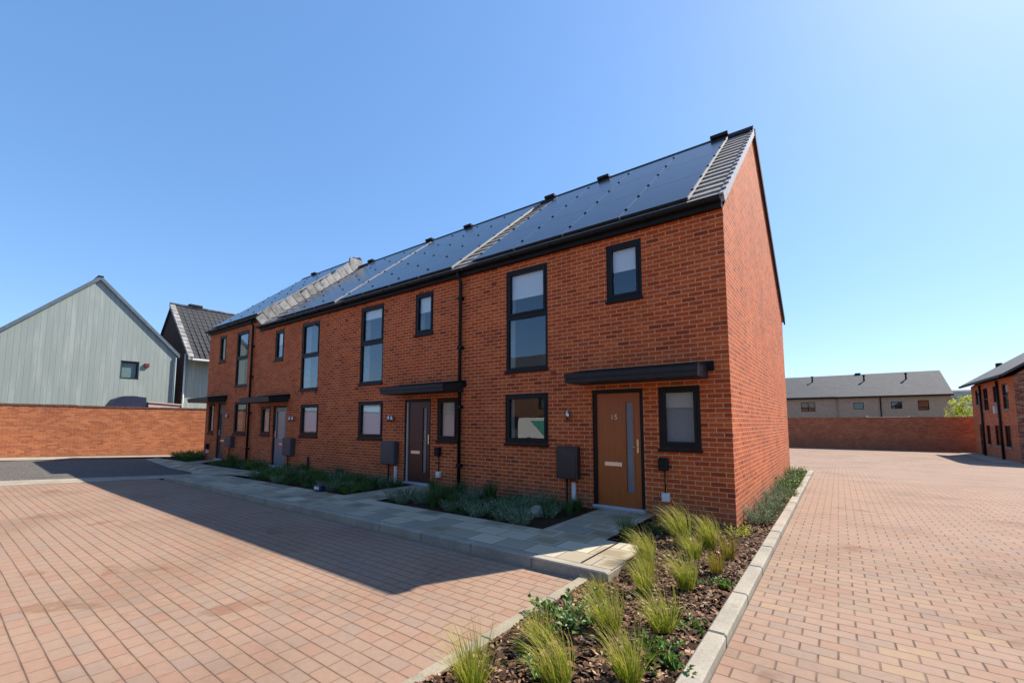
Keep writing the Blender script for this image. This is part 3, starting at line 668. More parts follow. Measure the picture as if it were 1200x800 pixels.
# ------------------------------------------------------------------ garden walls
def garden_wall(name,pts,z0f,ztop,thick,label,mat,capmat,nside=1):
    (xa,ya),(xb,yb)=pts; L=math.hypot(xb-xa,yb-ya); dx,dy=(xb-xa)/L,(yb-ya)/L; nx,ny=-dy*thick*nside,dx*thick*nside
    w=empty(name,(xa,ya,z0f),label,'wall')
    m=MB(); a=[(xa,ya),(xb,yb),(xb+nx,yb+ny),(xa+nx,ya+ny)]
    m.hexa([(x,y,z0f) for x,y in a]+[(x,y,ztop-.075) for x,y in a]); m.build('brickwork',mat,w)
    m=MB(); e=.02; k=0.0
    while k<L:
        k2=min(k+.225,L); 
        b=[(xa+dx*k-nx*e/thick,ya+dy*k-ny*e/thick),(xa+dx*(k2-.008)-nx*e/thick,ya+dy*(k2-.008)-ny*e/thick),(xa+dx*(k2-.008)+nx*(1+e/thick),ya+dy*(k2-.008)+ny*(1+e/thick)),(xa+dx*k+nx*(1+e/thick),ya+dy*k+ny*(1+e/thick))]
        t=ztop+U(-.004,.004)
        m.hexa([(x,y,ztop-.074) for x,y in b]+[(x,y,t) for x,y in b]); k=k2
    m.build('coping',capmat,w); return w
M_cop=simple('dark_coping_brick',(.115,.048,.035),.85,nscale=9,namp=.3,bump=.3)
garden_wall('brick_garden_wall',((-25.0,-3.3),(-25.0,14)),-.6,2.235,.22,'sunlit orange brick garden wall below the green grey clad gable',M_brickwall,M_cop)
garden_wall('brick_garden_wall',((-25.0,-24),(-25.0,-3.303)),-.6,2.26,.22,'left length of orange brick wall, a touch higher than the part beside the terrace',M_brickwall,M_cop)
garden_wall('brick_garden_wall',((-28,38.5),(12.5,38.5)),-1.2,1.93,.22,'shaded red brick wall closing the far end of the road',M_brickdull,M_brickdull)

# ------------------------------------------------------------------ neighbouring houses
def wallface(m,P,u0,u1,z0,z1,ops,mi=0):    # P(u,z,d): point on the wall; openings are left out and get reveals
    us=sorted({u0,u1,*[a for o in ops for a in o[:2]]}); zs=sorted({z0,z1,*[a for o in ops for a in o[2:4]]})
    for i in range(len(us)-1):
        for j in range(len(zs)-1):
            cu,cz=(us[i]+us[i+1])/2,(zs[j]+zs[j+1])/2
            if any(o[0]<cu<o[1] and o[2]<cz<o[3] for o in ops): continue
            m.face([P(us[i],zs[j],0),P(us[i+1],zs[j],0),P(us[i+1],zs[j+1],0),P(us[i],zs[j+1],0)],mi=mi)
    for a,b,c,d in [o[:4] for o in ops]:
        for q in ([(a,c),(a,d)],[(b,c),(b,d)],[(a,c),(b,c)],[(a,d),(b,d)]):
            m.face([P(*q[0],0),P(*q[1],0),P(*q[1],-.14),P(*q[0],-.14)],mi=mi)
def bx(m,P,u0,u1,d0,d1,z0,z1,mi=0):
    m.hexa([P(u0,z0,d0),P(u1,z0,d0),P(u1,z0,d1),P(u0,z0,d1),P(u0,z1,d0),P(u1,z1,d0),P(u1,z1,d1),P(u0,z1,d1)],mi)
def gwin(h,P,a,b,c,d,name='window',mull=False,sillmat=None,frame=None,transom=None,room=True):
    m=MB(); w=.06
    for r in ((a,b,d-w,d),(a,b,c,c+w),(a,a+w,c+w,d-w),(b-w,b,c+w,d-w)): bx(m,P,r[0],r[1],-.1,-.03,r[2],r[3])
    if mull: bx(m,P,(a+b)/2-.04,(a+b)/2+.04,-.1,-.03,c+w,d-w)
    if transom: bx(m,P,a+w,b-w,-.1,-.03,transom-.04,transom+.04)
    o=m.build(name,frame or M_frame,h)
    g=MB(); bx(g,P,a+w-.01,b-w+.01,-.075,-.065,c+w-.01,d-w+.01); g.build('pane',M_glass,o)
    if room: g=MB(); bx(g,P,a-.7,b+.7,-.9,-.88,c-.5,d+.6); g.build('room_behind',M_room,o)
    if sillmat: g=MB(); bx(g,P,a-.04,b+.04,-.05,.05,c-.08,c-.003); g.build('sill',sillmat,o)
    return o
# --- grey green clad house behind the left wall (gable faces +X)
H=empty('clad_house',(-29,-2.2,0),'house with pale green grey boarded gable behind the left garden wall','house')
PX_=lambda X: (lambda u,z,d: (X+d,u,z))
P=PX_(-29.0); m=MB()
op=[(-1.2,-.42,3.8,4.78)]
wallface(m,P,-5.65,1.21,-.5,5.3,op)
m.face([P(-5.65,5.3,0),P(1.21,5.3,0),P(-2.25,8.85,0)])
m.face([(-29,1.21,-.5),(-41,1.21,-.5),(-41,1.21,5.3),(-29,1.21,5.3)]); m.face([(-29,-5.65,-.5),(-41,-5.65,-.5),(-41,-5.65,5.3),(-29,-5.65,5.3)])
m.face([(-41,-5.65,-.5),(-41,1.21,-.5),(-41,1.21,5.3),(-41,-2.25,8.85),(-41,-5.65,5.3)])
m.build('wall',M_clad,H)
m=MB()
for (ya,za,yb,zb) in ((1.3,5.25,-2.25,8.9),(-5.75,5.25,-2.25,8.9)):
    m.hexa([(-41.1,ya,za),(-28.95,ya,za),(-28.95,yb,zb),(-41.1,yb,zb),(-41.1,ya,za+.13),(-28.95,ya,za+.13),(-28.95,yb,zb+.13),(-41.1,yb,zb+.13)])
ro=m.build('roof',M_slatedark,H)
m=MB()
for (ya,za,yb,zb) in ((1.34,5.18,-2.25,8.84),(-5.8,5.18,-2.25,8.84)):
    m.hexa([(-28.949,ya,za),(-28.9,ya,za),(-28.9,yb,zb),(-28.949,yb,zb),(-28.949,ya,za+.22),(-28.9,ya,za+.22),(-28.9,yb,zb+.22),(-28.949,yb,zb+.22)])
m.build('barge_board',simple('blue_grey_barge',(.09,.13,.16),.6,nscale=5),ro)
m=MB(); m.bbox(-41.1,-28.88,-2.37,-2.13,8.97,9.06,.03); m.build('ridge',M_ridge,ro)
o=gwin(H,P,-1.2,-.42,3.8,4.78,frame=simple('slate_blue_frame',(.05,.075,.09),.5))
g=MB(); bx(g,P,-1.1,-.52,-.16,-.15,3.9,4.68); g.build('blind',simple('teal_blind',(.30,.44,.42),.8),o)
m=MB(); m.bbox(-28.99,-28.9,-.22,-.0,4.52,4.72,.015); m.build('alarm_box',M_red,H)
m=MB(); m.tube([(-28.93,1.17,5.2),(-28.93,1.17,-.4)],.045,10); m.build('downpipe',simple('blue_grey_pipe',(.10,.14,.17),.5),H)
# --- dark brick house further back (gable faces -Y, roof slope and clad front face +X)
H=empty('dark_gabled_house',(-34.4,2.3,0),'house with shaded dark brown brick gable and charcoal pantiles, behind the clad house','house')
m=MB(); xe,xr=-31.0,-34.35; ym=16.0
m.face([(xe,2.3,-.5),(-38.0,2.3,-.5),(-38.0,2.3,5.6),(xr,2.3,9.25),(xe,2.3,5.9)])
m.face([(-38,2.3,-.5),(-38,ym,-.5),(-38,ym,5.6),(-38,2.3,5.6)]); m.face([(xe,ym,-.5),(-38,ym,-.5),(-38,ym,5.6),(xr,ym,9.25),(xe,ym,5.9)])
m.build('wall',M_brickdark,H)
m=MB(); m.face([(xe-.001,2.3,-.5),(xe-.001,ym,-.5),(xe-.001,ym,5.75),(xe-.001,2.3,5.75)]); m.build('front_wall',M_clad,H)
m=MB(); xo=-30.1; zo=5.42
nC=14
for k in range(nC):
    f0,f1=k/nC,(k+1)/nC+.01; ax,az=xo+(xr-xo)*f0,zo+(9.4-zo)*f0; bx_,bz=xo+(xr-xo)*min(f1,1),zo+(9.4-zo)*min(f1,1)
    m.face([(ax,2.2,az+.05),(ax,ym,az+.05),(bx_,ym,bz),(bx_,2.2,bz)],uvs=[(0,k*.34),(ym,k*.34),(ym,k*.34+.34),(0,k*.34+.34)]); m.face([(ax,2.2,az-.01),(ax,ym,az-.01),(ax,ym,az+.05),(ax,2.2,az+.05)])
m.hexa([(-38.4,2.2,5.1),(xr,2.2,9.25),(xr,ym,9.25),(-38.4,ym,5.1),(-38.4,2.2,5.25),(xr,2.2,9.4),(xr,ym,9.4),(-38.4,ym,5.25)])
# pantile rolls down the slope
y=2.45
while y<11:
    m.tube([(xo+.02,y,zo+.05),(xr,y,9.42)],.03,6); y+=.3
ro=m.build('roof',M_pantile,H)
m=MB()
for k in range(14):
    f0,f1=k/14,(k+.93)/14; ax,az=xo+(xr-xo)*f0,zo+(9.4-zo)*f0; b_,bz=xo+(xr-xo)*f1,zo+(9.4-zo)*f1
    m.hexa([(ax,2.12,az-.12),(ax,2.42,az-.12),(b_,2.42,bz-.12),(b_,2.12,bz-.12),(ax,2.12,az+.12),(ax,2.42,az+.12),(b_,2.42,bz+.08),(b_,2.12,bz+.08)])
m.build('verge',M_lead,ro)
m=MB(); m.tube([(xr,2.15,9.45),(xr,ym,9.45)],.10,10); m.build('ridge',M_lead,ro); m=MB(); m.bbox(xr-.2,xr+.2,3.2,4.0,9.5,9.66,.03); m.build('ridge_vent',M_ridge,ro)
m=MB(); m.bbox(-30.16,-30.02,2.3,ym,zo-.14,zo-.02,.02); m.build('gutter',M_gutterw,H)
m=MB(); m.tube([(-30.95,2.22,5.75),(-30.95,2.22,-.4)],.05,10); m.build('downpipe',M_gutterw,H)

# --- red brick houses on the right of the road (front faces -X)
H=empty('brick_house',(10.5,33,-.68),'red brick house at the right edge, its shaded front to the road, slate roof','house')
X0=8.94; Pr=lambda u,z,d: (X0-d,u,z)
ops=[(34.95,35.9,2.69,3.70),(32.8,33.9,2.27,3.70),(30.7,31.6,2.69,3.70),(28.7,29.75,2.27,3.70),
     (34.65,35.55,-.62,1.40),(32.95,33.85,.12,1.34),(30.86,31.9,.12,1.34),(28.86,29.95,.12,1.34)]
m=MB(); wallface(m,Pr,27.55,36.95,-1.0,4.02,ops); m.face([(X0,36.95,-1),(19,36.95,-1),(19,36.95,4.0),(13.6,36.95,7.3),(X0,36.95,4.02)])
m.face([(19,27.55,-1),(19,36.95,-1),(19,36.95,4),(19,27.55,4)])
m.build('wall',M_brick,H)
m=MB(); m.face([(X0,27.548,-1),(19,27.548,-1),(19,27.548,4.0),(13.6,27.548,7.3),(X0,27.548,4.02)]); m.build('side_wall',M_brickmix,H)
for i,o in enumerate(ops):
    if i==4:
        d=MB(); bx(d,Pr,o[0],o[1],-.12,-.05,o[2],o[3]); dd=d.build('door',M_frame,H); k=MB(); bx(k,Pr,o[1]-.12,o[1]-.08,-.05,-.0,.3,.45); k.build('door_handle',M_metal,dd); continue
    gwin(H,Pr,*o,sillmat=M_edge,transom=(3.0 if i in (1,3) else None))
for py in (34.2,30.28):
    q=MB(); q.tube([(X0-.08,py,3.95),(X0-.08,py,-.7)],.06,10); q.build('downpipe',M_black,H)
m=MB(); m.hexa([(8.5,27.3,4.0),(13.6,27.3,7.38),(13.6,37.3,7.38),(8.5,37.3,4.0),(8.5,27.3,4.14),(13.6,27.3,7.52),(13.6,37.3,7.52),(8.5,37.3,4.14)])
m.hexa([(13.6,27.3,7.38),(19.4,27.3,3.6),(19.4,37.3,3.6),(13.6,37.3,7.38),(13.6,27.3,7.52),(19.4,27.3,3.74),(19.4,37.3,3.74),(13.6,37.3,7.52)])
ro=m.build('roof',M_slate,H)
m=MB(); m.bbox(8.38,8.52,27.3,37.35,3.95,4.09,.02); m.build('gutter',M_black,H)
m=MB(); m.bbox(10.3,10.6,37.0,37.3,5.3,5.62,.03); m.build('roof_vent',M_ridge,ro)
m=MB(); bx(m,Pr,31.05,31.3,0,.12,2.05,2.5); m.build('wall_sign',M_white,H)
m=MB(); m.box(8.0,X0-.005,27.6,37,-.69,-.62); m.build('right_footway',M_apron)['kind']='structure'
# --- long brown house beyond the far wall (front faces -Y)
H=empty('rendered_house',(3.5,58,-1.5),'long brown rendered house with grey slate roof beyond the far brick wall','house')
Yf=58.0; Pf=lambda u,z,d: (u,Yf-d,z)
ops=[(-2.35,-.9,2.85,4.0),(2.8,3.75,3.05,3.85),(6.15,7.1,3.05,3.85),(8.4,9.3,2.85,3.95)]
m=MB(); wallface(m,Pf,-6.5,11.1,-1.6,4.45,ops); 
m.face([(-6.5,Yf+13,-1.6),(11.1,Yf+13,-1.6),(11.1,Yf+13,4.45),(-6.5,Yf+13,4.45)])
for xx in (-6.5,11.1): m.face([(xx,Yf,-1.6),(xx,Yf+13,-1.6),(xx,Yf+13,4.45),(xx,Yf+6.5,7.5),(xx,Yf,4.45)])
m.build('wall',M_render,H)
for i,o in enumerate(ops): gwin(H,Pf,*o,mull=(i==0),transom=(3.2 if i==3 else None))
m=MB(); m.hexa([(-6.6,Yf-.3,4.4),(11.25,Yf-.3,4.4),(11.25,Yf+6.5,7.55),(-6.6,Yf+6.5,7.55),(-6.6,Yf-.3,4.55),(11.25,Yf-.3,4.55),(11.25,Yf+6.5,7.7),(-6.6,Yf+6.5,7.7)])
m.hexa([(-6.6,Yf+6.5,7.55),(11.25,Yf+6.5,7.55),(11.25,Yf+13.3,4.3),(-6.6,Yf+13.3,4.3),(-6.6,Yf+6.5,7.7),(11.25,Yf+6.5,7.7),(11.25,Yf+13.3,4.45),(-6.6,Yf+13.3,4.45)])
ro=m.build('roof',M_slate,H)
rz=lambda y: 4.55+(y-Yf+.3)*(3.15/6.8)
m=MB(); a=[(-6.6,Yf-.32),(1.15,Yf-.32),(-3.2,Yf+6.4),(-6.6,Yf+6.4)]; m.hexa([(x,y,rz(y)+.01) for x,y in a]+[(x,y,rz(y)+.05) for x,y in a]); m.build('hip_shade_overlay',M_slatedark,ro)  # flat overlay on the slope; darker colour stands in for a shaded hip
for x,y in ((-1.2,62.6),(4.1,62.2),(8.0,62.2)):
    q=MB(); q.tube([(x,y,rz(y)-.1),(x,y,rz(y)+.6)],.09,10); q.tube([(x,y,rz(y)+.6),(x,y,rz(y)+.75)],.14,10); q.build('flue',M_ridge,ro)
q=MB(); q.bbox(3.3,3.9,Yf+6.3,Yf+6.8,7.68,7.86,.03); q.build('ridge_vent',M_ridge,ro)
q=MB(); q.box(-6.6,11.2,Yf-.42,Yf-.3,4.35,4.55); q.build('gutter',M_black,H)
for x,mt in ((1.25,M_edge),(5.25,M_black)):
    q=MB(); q.tube([(x,Yf-.08,4.4),(x,Yf-.08,-1.5)],.06,8); q.build('downpipe',mt,H)
# pale fence rails just showing over the far wall
q=MB(); q.bbox(3.4,6.4,45.0,45.08,1.6,2.02,.01); q.box(3.4,3.5,45.1,45.2,-1.0,2.15); q.box(6.3,6.4,45.1,45.2,-1.0,2.1); tag(q.build('garden_fence',M_cream),'pale cream fence top showing just above the far brick wall','fence')

# distant block and lime bush between the far house and the right house
H=empty('distant_house',(24,110,-2),'distant grey building seen above the lime green bush','building')
m=MB(); m.box(15.0,34.0,110,122,-2.5,6.2); m.box(19,23,109.7,110,-2.5,7.4); m.build('wall',M_sky_far,H); m=MB(); m.extrude([(109.5,6.2),(116,8.0),(122.5,6.2)],14.7,34.3); m.build('roof',M_slate,H)
m=MB()
for k in range(5): m.box(16+k*3.2,17+k*3.2,109.6,109.69,3,4.6)
m.build('window',M_frame,H)

# ------------------------------------------------------------------ plants
def leaf(m, p, d, up, L, w, fold=.25, mi=0):
    d=d.normalized(); s=d.cross(up)
    if s.length<1e-4: s=d.orthogonal()
    s.normalize(); n=s.cross(d)
    a=p; b=p+d*L*.45+s*w/2+n*w*fold; c=p+d*L; e=p+d*L*.45-s*w/2+n*w*fold; q=p+d*L*.5
    i=len(m.v); m.v+=[a,b,c,e,q]; 
    for f in ((0,1,4),(1,2,4),(2,3,4),(3,0,4)): m.f.append([i+k for k in f]); m.uv+=[(0,0),(1,.5),(.5,1)]; m.m.append(mi); m.sm.append(False)
def rdir(zmin=-.2,zmax=1):
    a=U(0,6.283); z=U(zmin,zmax); r=math.sqrt(max(0,1-z*z)); return Vector((r*math.cos(a),r*math.sin(a),z))
def tuft_mesh(h=.36,n=330,spread=.9,wind=.55,w=.0042,lean=(-.85,-.35)):
    m=MB()
    for _ in range(n):
        a=U(0,6.283); r=.055*math.sqrt(rnd()); p=Vector((r*math.cos(a),r*math.sin(a),0)); L=h*U(.55,1.35)
        out=Vector((math.cos(a),math.sin(a),0))*U(.05,.42)*spread; d=(Vector((0,0,1))+out).normalized(); g=U(.25,1.15)
        wv=Vector((lean[0],lean[1],0))*wind*U(.3,1.2)
        side=Vector((-math.sin(a+U(-.9,.9)),math.cos(a+U(-.9,.9)),0)); N=6; pts=[]
        for i in range(N+1):
            pts.append(p.copy()); t=i/N
            d=(d+(wv+out*.5)*(.30*t)+Vector((0,0,-g*.42*t))).normalized(); p=p+d*(L/N)
        i0=len(m.v)
        for i,q in enumerate(pts):
            ww=w*(1-(i/N)**1.6)*.5+.0004; m.v+=[q-side*ww,q+side*ww]
        for i in range(N):
            m.f.append([i0+2*i,i0+2*i+1,i0+2*i+3,i0+2*i+2]); m.uv+=[(0,i/N),(1,i/N),(1,(i+1)/N),(0,(i+1)/N)]; m.m.append(0); m.sm.append(True)
    return m
def stems_mesh(n,r,h,leafL,leafW,nleaf,up=.9,spread=1.0,matidx=0):
    m=MB()
    for _ in range(n):
        a=U(0,6.283); rr=r*.35*math.sqrt(rnd()); p=Vector((rr*math.cos(a),rr*math.sin(a),0)); d=(Vector((math.cos(a)*spread*U(.1,1),math.sin(a)*spread*U(.1,1),up))).normalized()
        L=h*U(.6,1.1)/max(d.z,.35)*.8
        for i in range(nleaf):
            t=(i+1)/nleaf; q=p+d*L*t+Vector((0,0,-.10*L*t*t)); ld=(rdir(-.2,.8)+d*.7); leaf(m,q,ld,Vector((0,0,1)),leafL*U(.7,1.2)*(1.1-.35*t),leafW*U(.8,1.2))
    return m
def proto(fn,name,mat,*a,**k):
    me=fn(*a,**k).build(name,mat,fix=False); col.objects.unlink(me); return me
tufts=[proto(tuft_mesh,'grass_tuft',M_grass,h=h_,n=n_,spread=sp_,wind=w_,w=.0038) for h_,n_,sp_,w_ in ((.29,270,1.1,1.3),(.27,230,1.4,.9),(.33,300,.9,1.6),(.25,200,1.6,1.1),(.29,240,1.2,.6),(.28,330,1.0,2.0))]
amber=[proto(tuft_mesh,'grass_tuft',M_orange,h=.25,n=150) for _ in range(2)]
darkgrass=[proto(tuft_mesh,'grass_tuft',M_leafd,h=.27,n=200,wind=.1,w=.007) for _ in range(1)]
lav=[proto(stems_mesh,'silver_shrub',M_lav,70,.28,.30,.042,.0085,16) for _ in range(3)]
heb=[proto(stems_mesh,'evergreen_shrub',M_leafd,60,.30,.26,.032,.015,13,up=.7) for _ in range(3)]
grn=[proto(stems_mesh,'evergreen_shrub',M_leaf,55,.30,.30,.05,.016,12,up=.9) for _ in range(2)]
spk=[proto(tuft_mesh,'strappy_plant',M_leafd,h=.30,n=150,wind=.0,w=.012) for _ in range(2)]
low=[proto(stems_mesh,'leafy_perennial',M_leaf,20,.22,.13,.065,.035,7,up=.45) for _ in range(3)]
pal=[proto(stems_mesh,'leafy_perennial',M_leafpale,34,.32,.16,.07,.042,8,up=.4) for _ in range(1)]
lim=[proto(stems_mesh,'leafy_perennial',M_lime,16,.22,.20,.06,.02,7,up=.7)]
used=set()
def put(p,x,y,z,s=1.0,rz=None,label=None,group=None,sz=None):
    o=p.copy(); col.objects.link(o); o.location=(x,y,z); o.rotation_euler=(U(-.06,.06),U(-.06,.06),U(0,6.28) if rz is None else rz); o.scale=(s,s,sz or s)
    tag(o,label,'plant',group); return o
G='feather grass tufts in the sunny corner bed'
T=[(tufts,-.55,-5.23,1.15,'yellow green grass tuft at the foreground end of the left edging, against the court paving'),
   (tufts,-.11,-4.98,1.1,'broad feathery grass tuft at the very front of the bed, left of centre'),
   (tufts,-.52,-4.53,1.0,'upright green grass tuft beside the left edging, left of the pale leafy clump'),
   (tufts,-.54,-3.51,.8,'small grass tuft in front of the sunlit path corner'),
   (tufts,-.17,-4.13,1.2,'straw yellow drooping grass tuft right of the pale leafy clump'),
   (tufts,.20,-4.66,1.05,'thin curly grass tuft at the front of the bed, near the right kerb'),
   (tufts,.15,-3.89,1.25,'large yellow grass tuft leaning left in the middle of the bed'),
   (tufts,-.24,-3.18,1.0,'grass tuft just off the sunlit corner of the path'),
   (tufts,-.5,-2.42,1.15,'tall bright tuft touching the end of the path slabs'),
   (tufts,-.38,-2.75,.85,'short grass tuft at the right end of the sunlit path slab'),
   (tufts,.07,-2.95,1.15,'wide amber tinged tuft in the middle of the bed below the small window'),
   (tufts,-.40,-1.41,1.45,'tallest bright green tuft in front of the white socket box'),
   (tufts,-.12,-1.92,1.05,'dense green tuft standing before the tallest tuft'),
   (tufts,-.08,-1.37,1.2,'upright green tuft close to the wall, left of the amber one'),
   (amber,.2,-1.72,1.2,'rust amber tuft nearest the corner of the gable'),
   (amber,.2,-2.3,.95,'small amber tuft beside the right kerb, before the house corner'),
   (lim,.1,-.5,1.0,'lime leaved plant at the foot of the house corner'),
   (darkgrass,-1.02,-1.68,1.15,'dark green grass clump in shade beside the door slab of number 15'),
   (heb,-.85,-1.0,.8,'dark low shrub in shade under the small window of number 15'),
   (spk,-.6,-.75,.7,'dark strappy plant against the wall under the socket box'),
   (pal,-.5,-4.08,1.15,'variegated pale leafy clump on the left edging'),
   (low,.24,-2.62,.9,'bright green leafy plant beside the right kerb'),
   (low,.32,-3.72,.7,'small leafy plant against the right kerb, mid bed'),
   (low,.19,-4.2,.75,'leafy sprig between the large yellow tuft and the curly tuft'),
   (low,.27,-4.34,.9,'spreading leafy plant spilling at the right kerb near the front'),
   (low,-.31,-4.8,.8,'leafy plant between the two front tufts'),
   (darkgrass,-.55,-4.72,.45,'tiny dark green sprout behind the foreground edging tuft'),
   (low,.06,-3.5,.5,'little leafy seedling in the middle of the bark')]
for P_,x,y,s,l in T:
    g=P_ in (tufts,amber)
    put(random.choice(P_),x,y,zA(x,y)-.01,s,U(-.35,.35) if g else None,l,G if g else None)
# strip along the sunlit gable
names=['nearest the corner','second from the corner','third from the corner','midway along','just past the middle','before the last pair','next to last','at the far end']
for i in range(8):
    y=.6+i*1.12
    put(random.choice(lav if i not in (4,6) else grn),.19+U(-.04,.04),y,zA(.2,y)-.01,U(1.05,1.35),None,'silvery green shrub '+names[i]+' of the strip below the gable','shrubs along the gable')
for i in range(16):
    y=.9+i*.53; put(random.choice(low+heb+grn),.3+U(-.08,.06),y,zA(.3,y)-.01,U(.5,.8),None,'small filler plant among silvery shrubs below the gable','filler plants along the gable')
# shaded beds in front of the houses
def fill(x0,x1,y0,y1,inside,zf,n,mix,label,group,mind=.28,s=(.75,1.2)):
    pts=[]; k=0
    while len(pts)<n and k<4000:
        k+=1; x,y=U(x0,x1),U(y0,y1)
        if not inside(x,y) or any((x-a)**2+(y-b)**2<mind*mind for a,b in pts): continue
        pts.append((x,y)); P_,kind=random.choice(mix)
        put(random.choice(P_),x,y,zf(x,y)-.01,U(*s),None,kind+' '+label,kind+'s '+group)
mixB=[(lav,'silver grey shrub'),(lav,'silver grey shrub'),(heb,'dark green shrub'),(heb,'dark green shrub'),(spk,'dark strappy plant')]
fill(-5.85,-2.5,-1.78,-.2,lambda x,y: x<-2.3-(.0),zB,44,mixB,'in the shaded bed left of the tan door','in the bed beside number 15')
for i,(x,y) in enumerate(((-2.45,-.35),(-2.4,-.75),(-2.55,-1.2))): put(random.choice(spk),x,y,zB(x,y),.8,None,'dark grassy plant by number 15 door slab, below the black meter box','grassy plants by the tan door slab')
mixC=[(heb,'dark green shrub'),(grn,'mid green shrub'),(lav,'silver grey shrub'),(spk,'dark strappy plant'),(heb,'dark green shrub')]
fill(-13.0,-7.2,-1.78,-.2,lambda x,y: x>-11.8-(y+1.66)*.85 if y>-1.66 else x>-11.7,zC,58,mixC,'in the long shaded bed by the grey door','in the long middle bed')
fill(-17.8,-13.4,-.92,-.15,lambda x,y: x>-16.6-(y+1.02)*.7 and x<-13.4-(y+.95)*1.3,zD,22,mixC,'in the bed between the two far doors','in the third bed',s=(.8,1.25))
fill(-22.0,-19.4,-.85,.3,lambda x,y: x<-19.4-(y+1.02)*.45,zE,11,[(grn,'leafy green shrub'),(heb,'dark green shrub')],'in the far bed below the orange wall','in the far bed',s=(1.1,1.6))
q=MB()
for _ in range(1):
    import bmesh
    b=bmesh.new(); bmesh.ops.create_icosphere(b,subdivisions=3,radius=.13)
    for v in b.verts: v.co*=1+.22*noise.noise(v.co*9); v.co.z*=.75
    me=bpy.data.meshes.new('boulder'); b.to_mesh(me); b.free(); me.materials.append(M_stone); o=bpy.data.objects.new('boulder',me); col.objects.link(o); o.location=(-2.75,-1.15,.05)
    tag(o,'pale stone among dark shrubs left of the tan door slab','stone')
q=MB(); q.bbox(-8.12,-7.86,-2.0,-1.86,0,.13,.02); L=q.build('solar_lamp',M_blue,origin=(-8,-1.93,0)); tag(L,'small navy box lamp at the edge of the long bed','lamp'); L2=MB(); L2.bbox(-8.08,-7.9,-2.012,-2.0005,.04,.1,.004); L2.build('lamp_lens',M_white,L)
# lime bush beyond the far wall
def bush(name,loc,r,n,mat,label,cat):
    m=MB(); B=[(Vector((U(-.6,.6)*r,U(-.5,.5)*r,U(.1,.85)*r)),U(.35,.6)*r) for _ in range(9)]
    for _ in range(n):
        c,rr=random.choice(B); d=rdir(-.5,1); p=c+d*rr*U(.75,1.05); leaf(m,p,rdir(-.4,.6)+d*.6,Vector((0,0,1)),.20*U(.7,1.3),.12)
    e=empty(name,loc,label,cat); o=m.build('crown',mat,None,fix=False); o.parent=e
    t=MB()
    for _ in range(6): a=U(0,6.28); t.tube([(0,0,-1),(math.cos(a)*.3*r,math.sin(a)*.3*r,.3*r),(math.cos(a)*.5*r,math.sin(a)*.5*r,.8*r)],[.09,.05,.02],6)
    t.build('stem',M_stem).parent=e; return e
bush('bush',(12.0,50,.35),2.7,3600,M_lime,'lime green bush showing over the far wall beside the right house','bush')
bush('bush',(9.6,52,-.7),2.2,2000,M_lime,'lower lime green bush behind the wall, at the corner of the brown house','bush')

# things showing over the left wall
q=MB(); pr=[(-2.0,1.4),(-1.98,2.3),(-1.8,2.62),(-1.5,2.78),(-1.15,2.80),(-.66,2.74),(-.62,1.4)]; q.extrude(pr,-27.4,-26.3,axis=0); 
tag(q.build('covered_shelter',M_navy,origin=(-26.9,-1.2,0)),'navy fabric cover with rounded top showing over the left garden wall','cover')
q=MB(); q.hexa([(-27.0,-.5,2.05),(-26.4,-.5,2.05),(-26.4,.75,2.05),(-27.0,.75,2.05),(-27.0,-.55,2.52),(-26.4,-.55,2.52),(-26.4,.8,2.42),(-27.0,.8,2.42)]); q.hexa([(-26.4,-.57,2.50),(-26.36,-.57,2.50),(-26.36,.86,2.40),(-26.4,.86,2.40),(-26.4,-.57,2.56),(-26.36,-.57,2.56),(-26.36,.86,2.46),(-26.4,.86,2.46)])
q.box(-26.9,-26.5,-.4,-.3,0,2.049); q.box(-26.9,-26.5,.55,.65,0,2.049)
tag(q.build('shed_roof',M_pink,origin=(-26.7,0,0)),'pale pink flat shed top over the left garden wall, right of the navy cover','shed')

# ------------------------------------------------------------------ across the court: seen in the window glass
H=empty('brown_house',(-18,-24,0),'brown brick terrace across the court, mirrored in the front windows','house')
Po=lambda u,z,d: (u,-24+d,z)
ops=[]
for k in range(8):
    x=-40+k*5.2; ops+=[(x,x+1.05,2.6,4.6),(x+2.3,x+3.0,3.6,4.6),(x,x+1.05,1.05,2.05),(x+2.1,x+3.05,-.1,2.05)]
m=MB(); wallface(m,Po,-41,3,-.3,4.9,ops); m.face([(-41,-24,4.9),(3,-24,4.9),(3,-33,4.9),(-41,-33,4.9)]); m.build('wall',M_opp,H)
for o in ops: gwin(H,Po,*o)
m=MB(); m.hexa([(-41.2,-23.8,4.9),(3.2,-23.8,4.9),(3.2,-28,7.9),(-41.2,-28,7.9),(-41.2,-23.8,5.05),(3.2,-23.8,5.05),(3.2,-28,8.05),(-41.2,-28,8.05)]); m.hexa([(-41.2,-28,7.9),(3.2,-28,7.9),(3.2,-33.2,4.6),(-41.2,-33.2,4.6),(-41.2,-28,8.05),(3.2,-28,8.05),(3.2,-33.2,4.75),(-41.2,-33.2,4.75)]); m.build('roof',M_slate,H)
V=empty('van',(-13.2,-17.2,-.12),'white van with teal panels across the court, mirrored in number 15 front window','van')
vz=-.12; prof=[(-2.6,vz+.35),(2.45,vz+.35),(2.6,vz+.6),(2.55,vz+.95),(1.75,vz+1.15),(1.05,vz+1.85),(.7,vz+1.95),(-2.5,vz+1.95),(-2.62,vz+1.7)]
m=MB(); m.extrude([(a-13.2,b) for a,b in prof],-18.1,-16.3,axis=1); m.build('body',M_van,V)
m=MB(); m.extrude([(a-13.2,b) for a,b in ((-.4,vz+.6),(1.2,vz+.6),(.2,vz+1.75),(-1.6,vz+1.75))],-16.299,-16.285,axis=1); m.build('side_panel',M_teal,V)
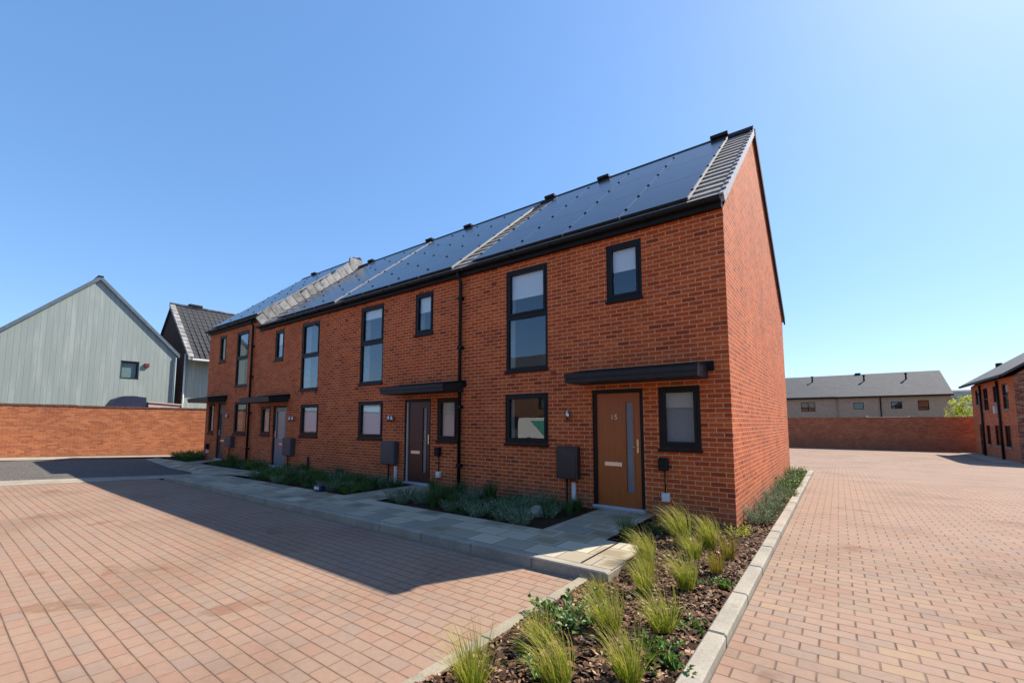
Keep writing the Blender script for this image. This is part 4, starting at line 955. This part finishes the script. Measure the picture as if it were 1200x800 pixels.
m=MB(); m.extrude([(a-13.2,b) for a,b in ((.45,vz+1.2),(1.5,vz+1.2),(1.0,vz+1.75),(.5,vz+1.8))],-16.283,-16.27,axis=1); m.build('side_window',M_frame,V)
for a in (-1.7,1.7):
    m=MB(); m.tube([(a-13.2,-16.45,vz+.34),(a-13.2,-16.24,vz+.34)],.34,20); w=m.build('wheel',M_tyre,V); m=MB(); m.tube([(a-13.2,-16.24,vz+.34),(a-13.2,-16.225,vz+.34)],.2,16); m.build('rim',M_metal,w)

# ------------------------------------------------------------------ light, sky, camera
sv=Vector((.43,.84,1.0)).normalized(); el=math.asin(sv.z); az=math.atan2(sv.x,sv.y)
L=bpy.data.lights.new('sun','SUN'); L.energy=5.0; L.angle=R(.5); L.color=(1.0,.91,.775)
so=bpy.data.objects.new('sun',L); col.objects.link(so); so.rotation_euler=sv.to_track_quat('Z','Y').to_euler(); so.location=(0,0,30)
w=bpy.data.worlds.new('World'); sc.world=w; w.use_nodes=True; nt=w.node_tree; bg=nt.nodes['Background']
sky=nt.nodes.new('ShaderNodeTexSky'); sky.sky_type='NISHITA'; sky.sun_disc=False; sky.sun_elevation=el; sky.sun_rotation=az; sky.altitude=60; sky.air_density=1.0; sky.dust_density=.6; sky.ozone_density=2.0
hs=nt.nodes.new('ShaderNodeHueSaturation'); hs.inputs['Saturation'].default_value=1.2; hs.inputs['Hue'].default_value=.497
gm=nt.nodes.new('ShaderNodeGamma'); gm.inputs[1].default_value=.6; nt.links.new(sky.outputs[0],gm.inputs[0])
tn=nt.nodes.new('ShaderNodeMix'); tn.data_type='RGBA'; tn.blend_type='MULTIPLY'; tn.inputs[0].default_value=1; tn.inputs[7].default_value=(1.0,1.16,1.46,1)
nt.links.new(gm.outputs[0],tn.inputs[6]); nt.links.new(tn.outputs[2],hs.inputs['Color'])
nt.links.new(hs.outputs[0],bg.inputs[0]); bg.inputs[1].default_value=.15
F,TH,PSI=513.27,.0893,.6387
fwv=Vector((-math.sin(PSI)*math.cos(TH),math.cos(PSI)*math.cos(TH),math.sin(TH))); rt=Vector((math.cos(PSI),math.sin(PSI),0)); up=rt.cross(fwv)
cam=bpy.data.cameras.new('camera'); co=bpy.data.objects.new('camera',cam); col.objects.link(co)
mw=Matrix((rt,up,-fwv)).transposed().to_4x4(); mw.translation=Vector((1.2857,-7.2968,1.5015)); co.matrix_world=mw
cam.sensor_width=36; cam.lens=36*F/1200; cam.shift_y=49.02/1200; cam.clip_end=2000; cam.clip_start=.05
sc.camera=co
vs=sc.view_settings; vs.view_transform='Standard'; vs.look='None'; vs.gamma=1; vs.exposure=.9; vs.use_curve_mapping=False
sc.render.engine='CYCLES'; sc.cycles.use_denoising=True; sc.cycles.max_bounces=8; sc.cycles.transparent_max_bounces=16
sc.cycles.caustics_reflective=False; sc.cycles.caustics_refractive=False
for o in bpy.data.objects:
    if '_o' in o: del o['_o']
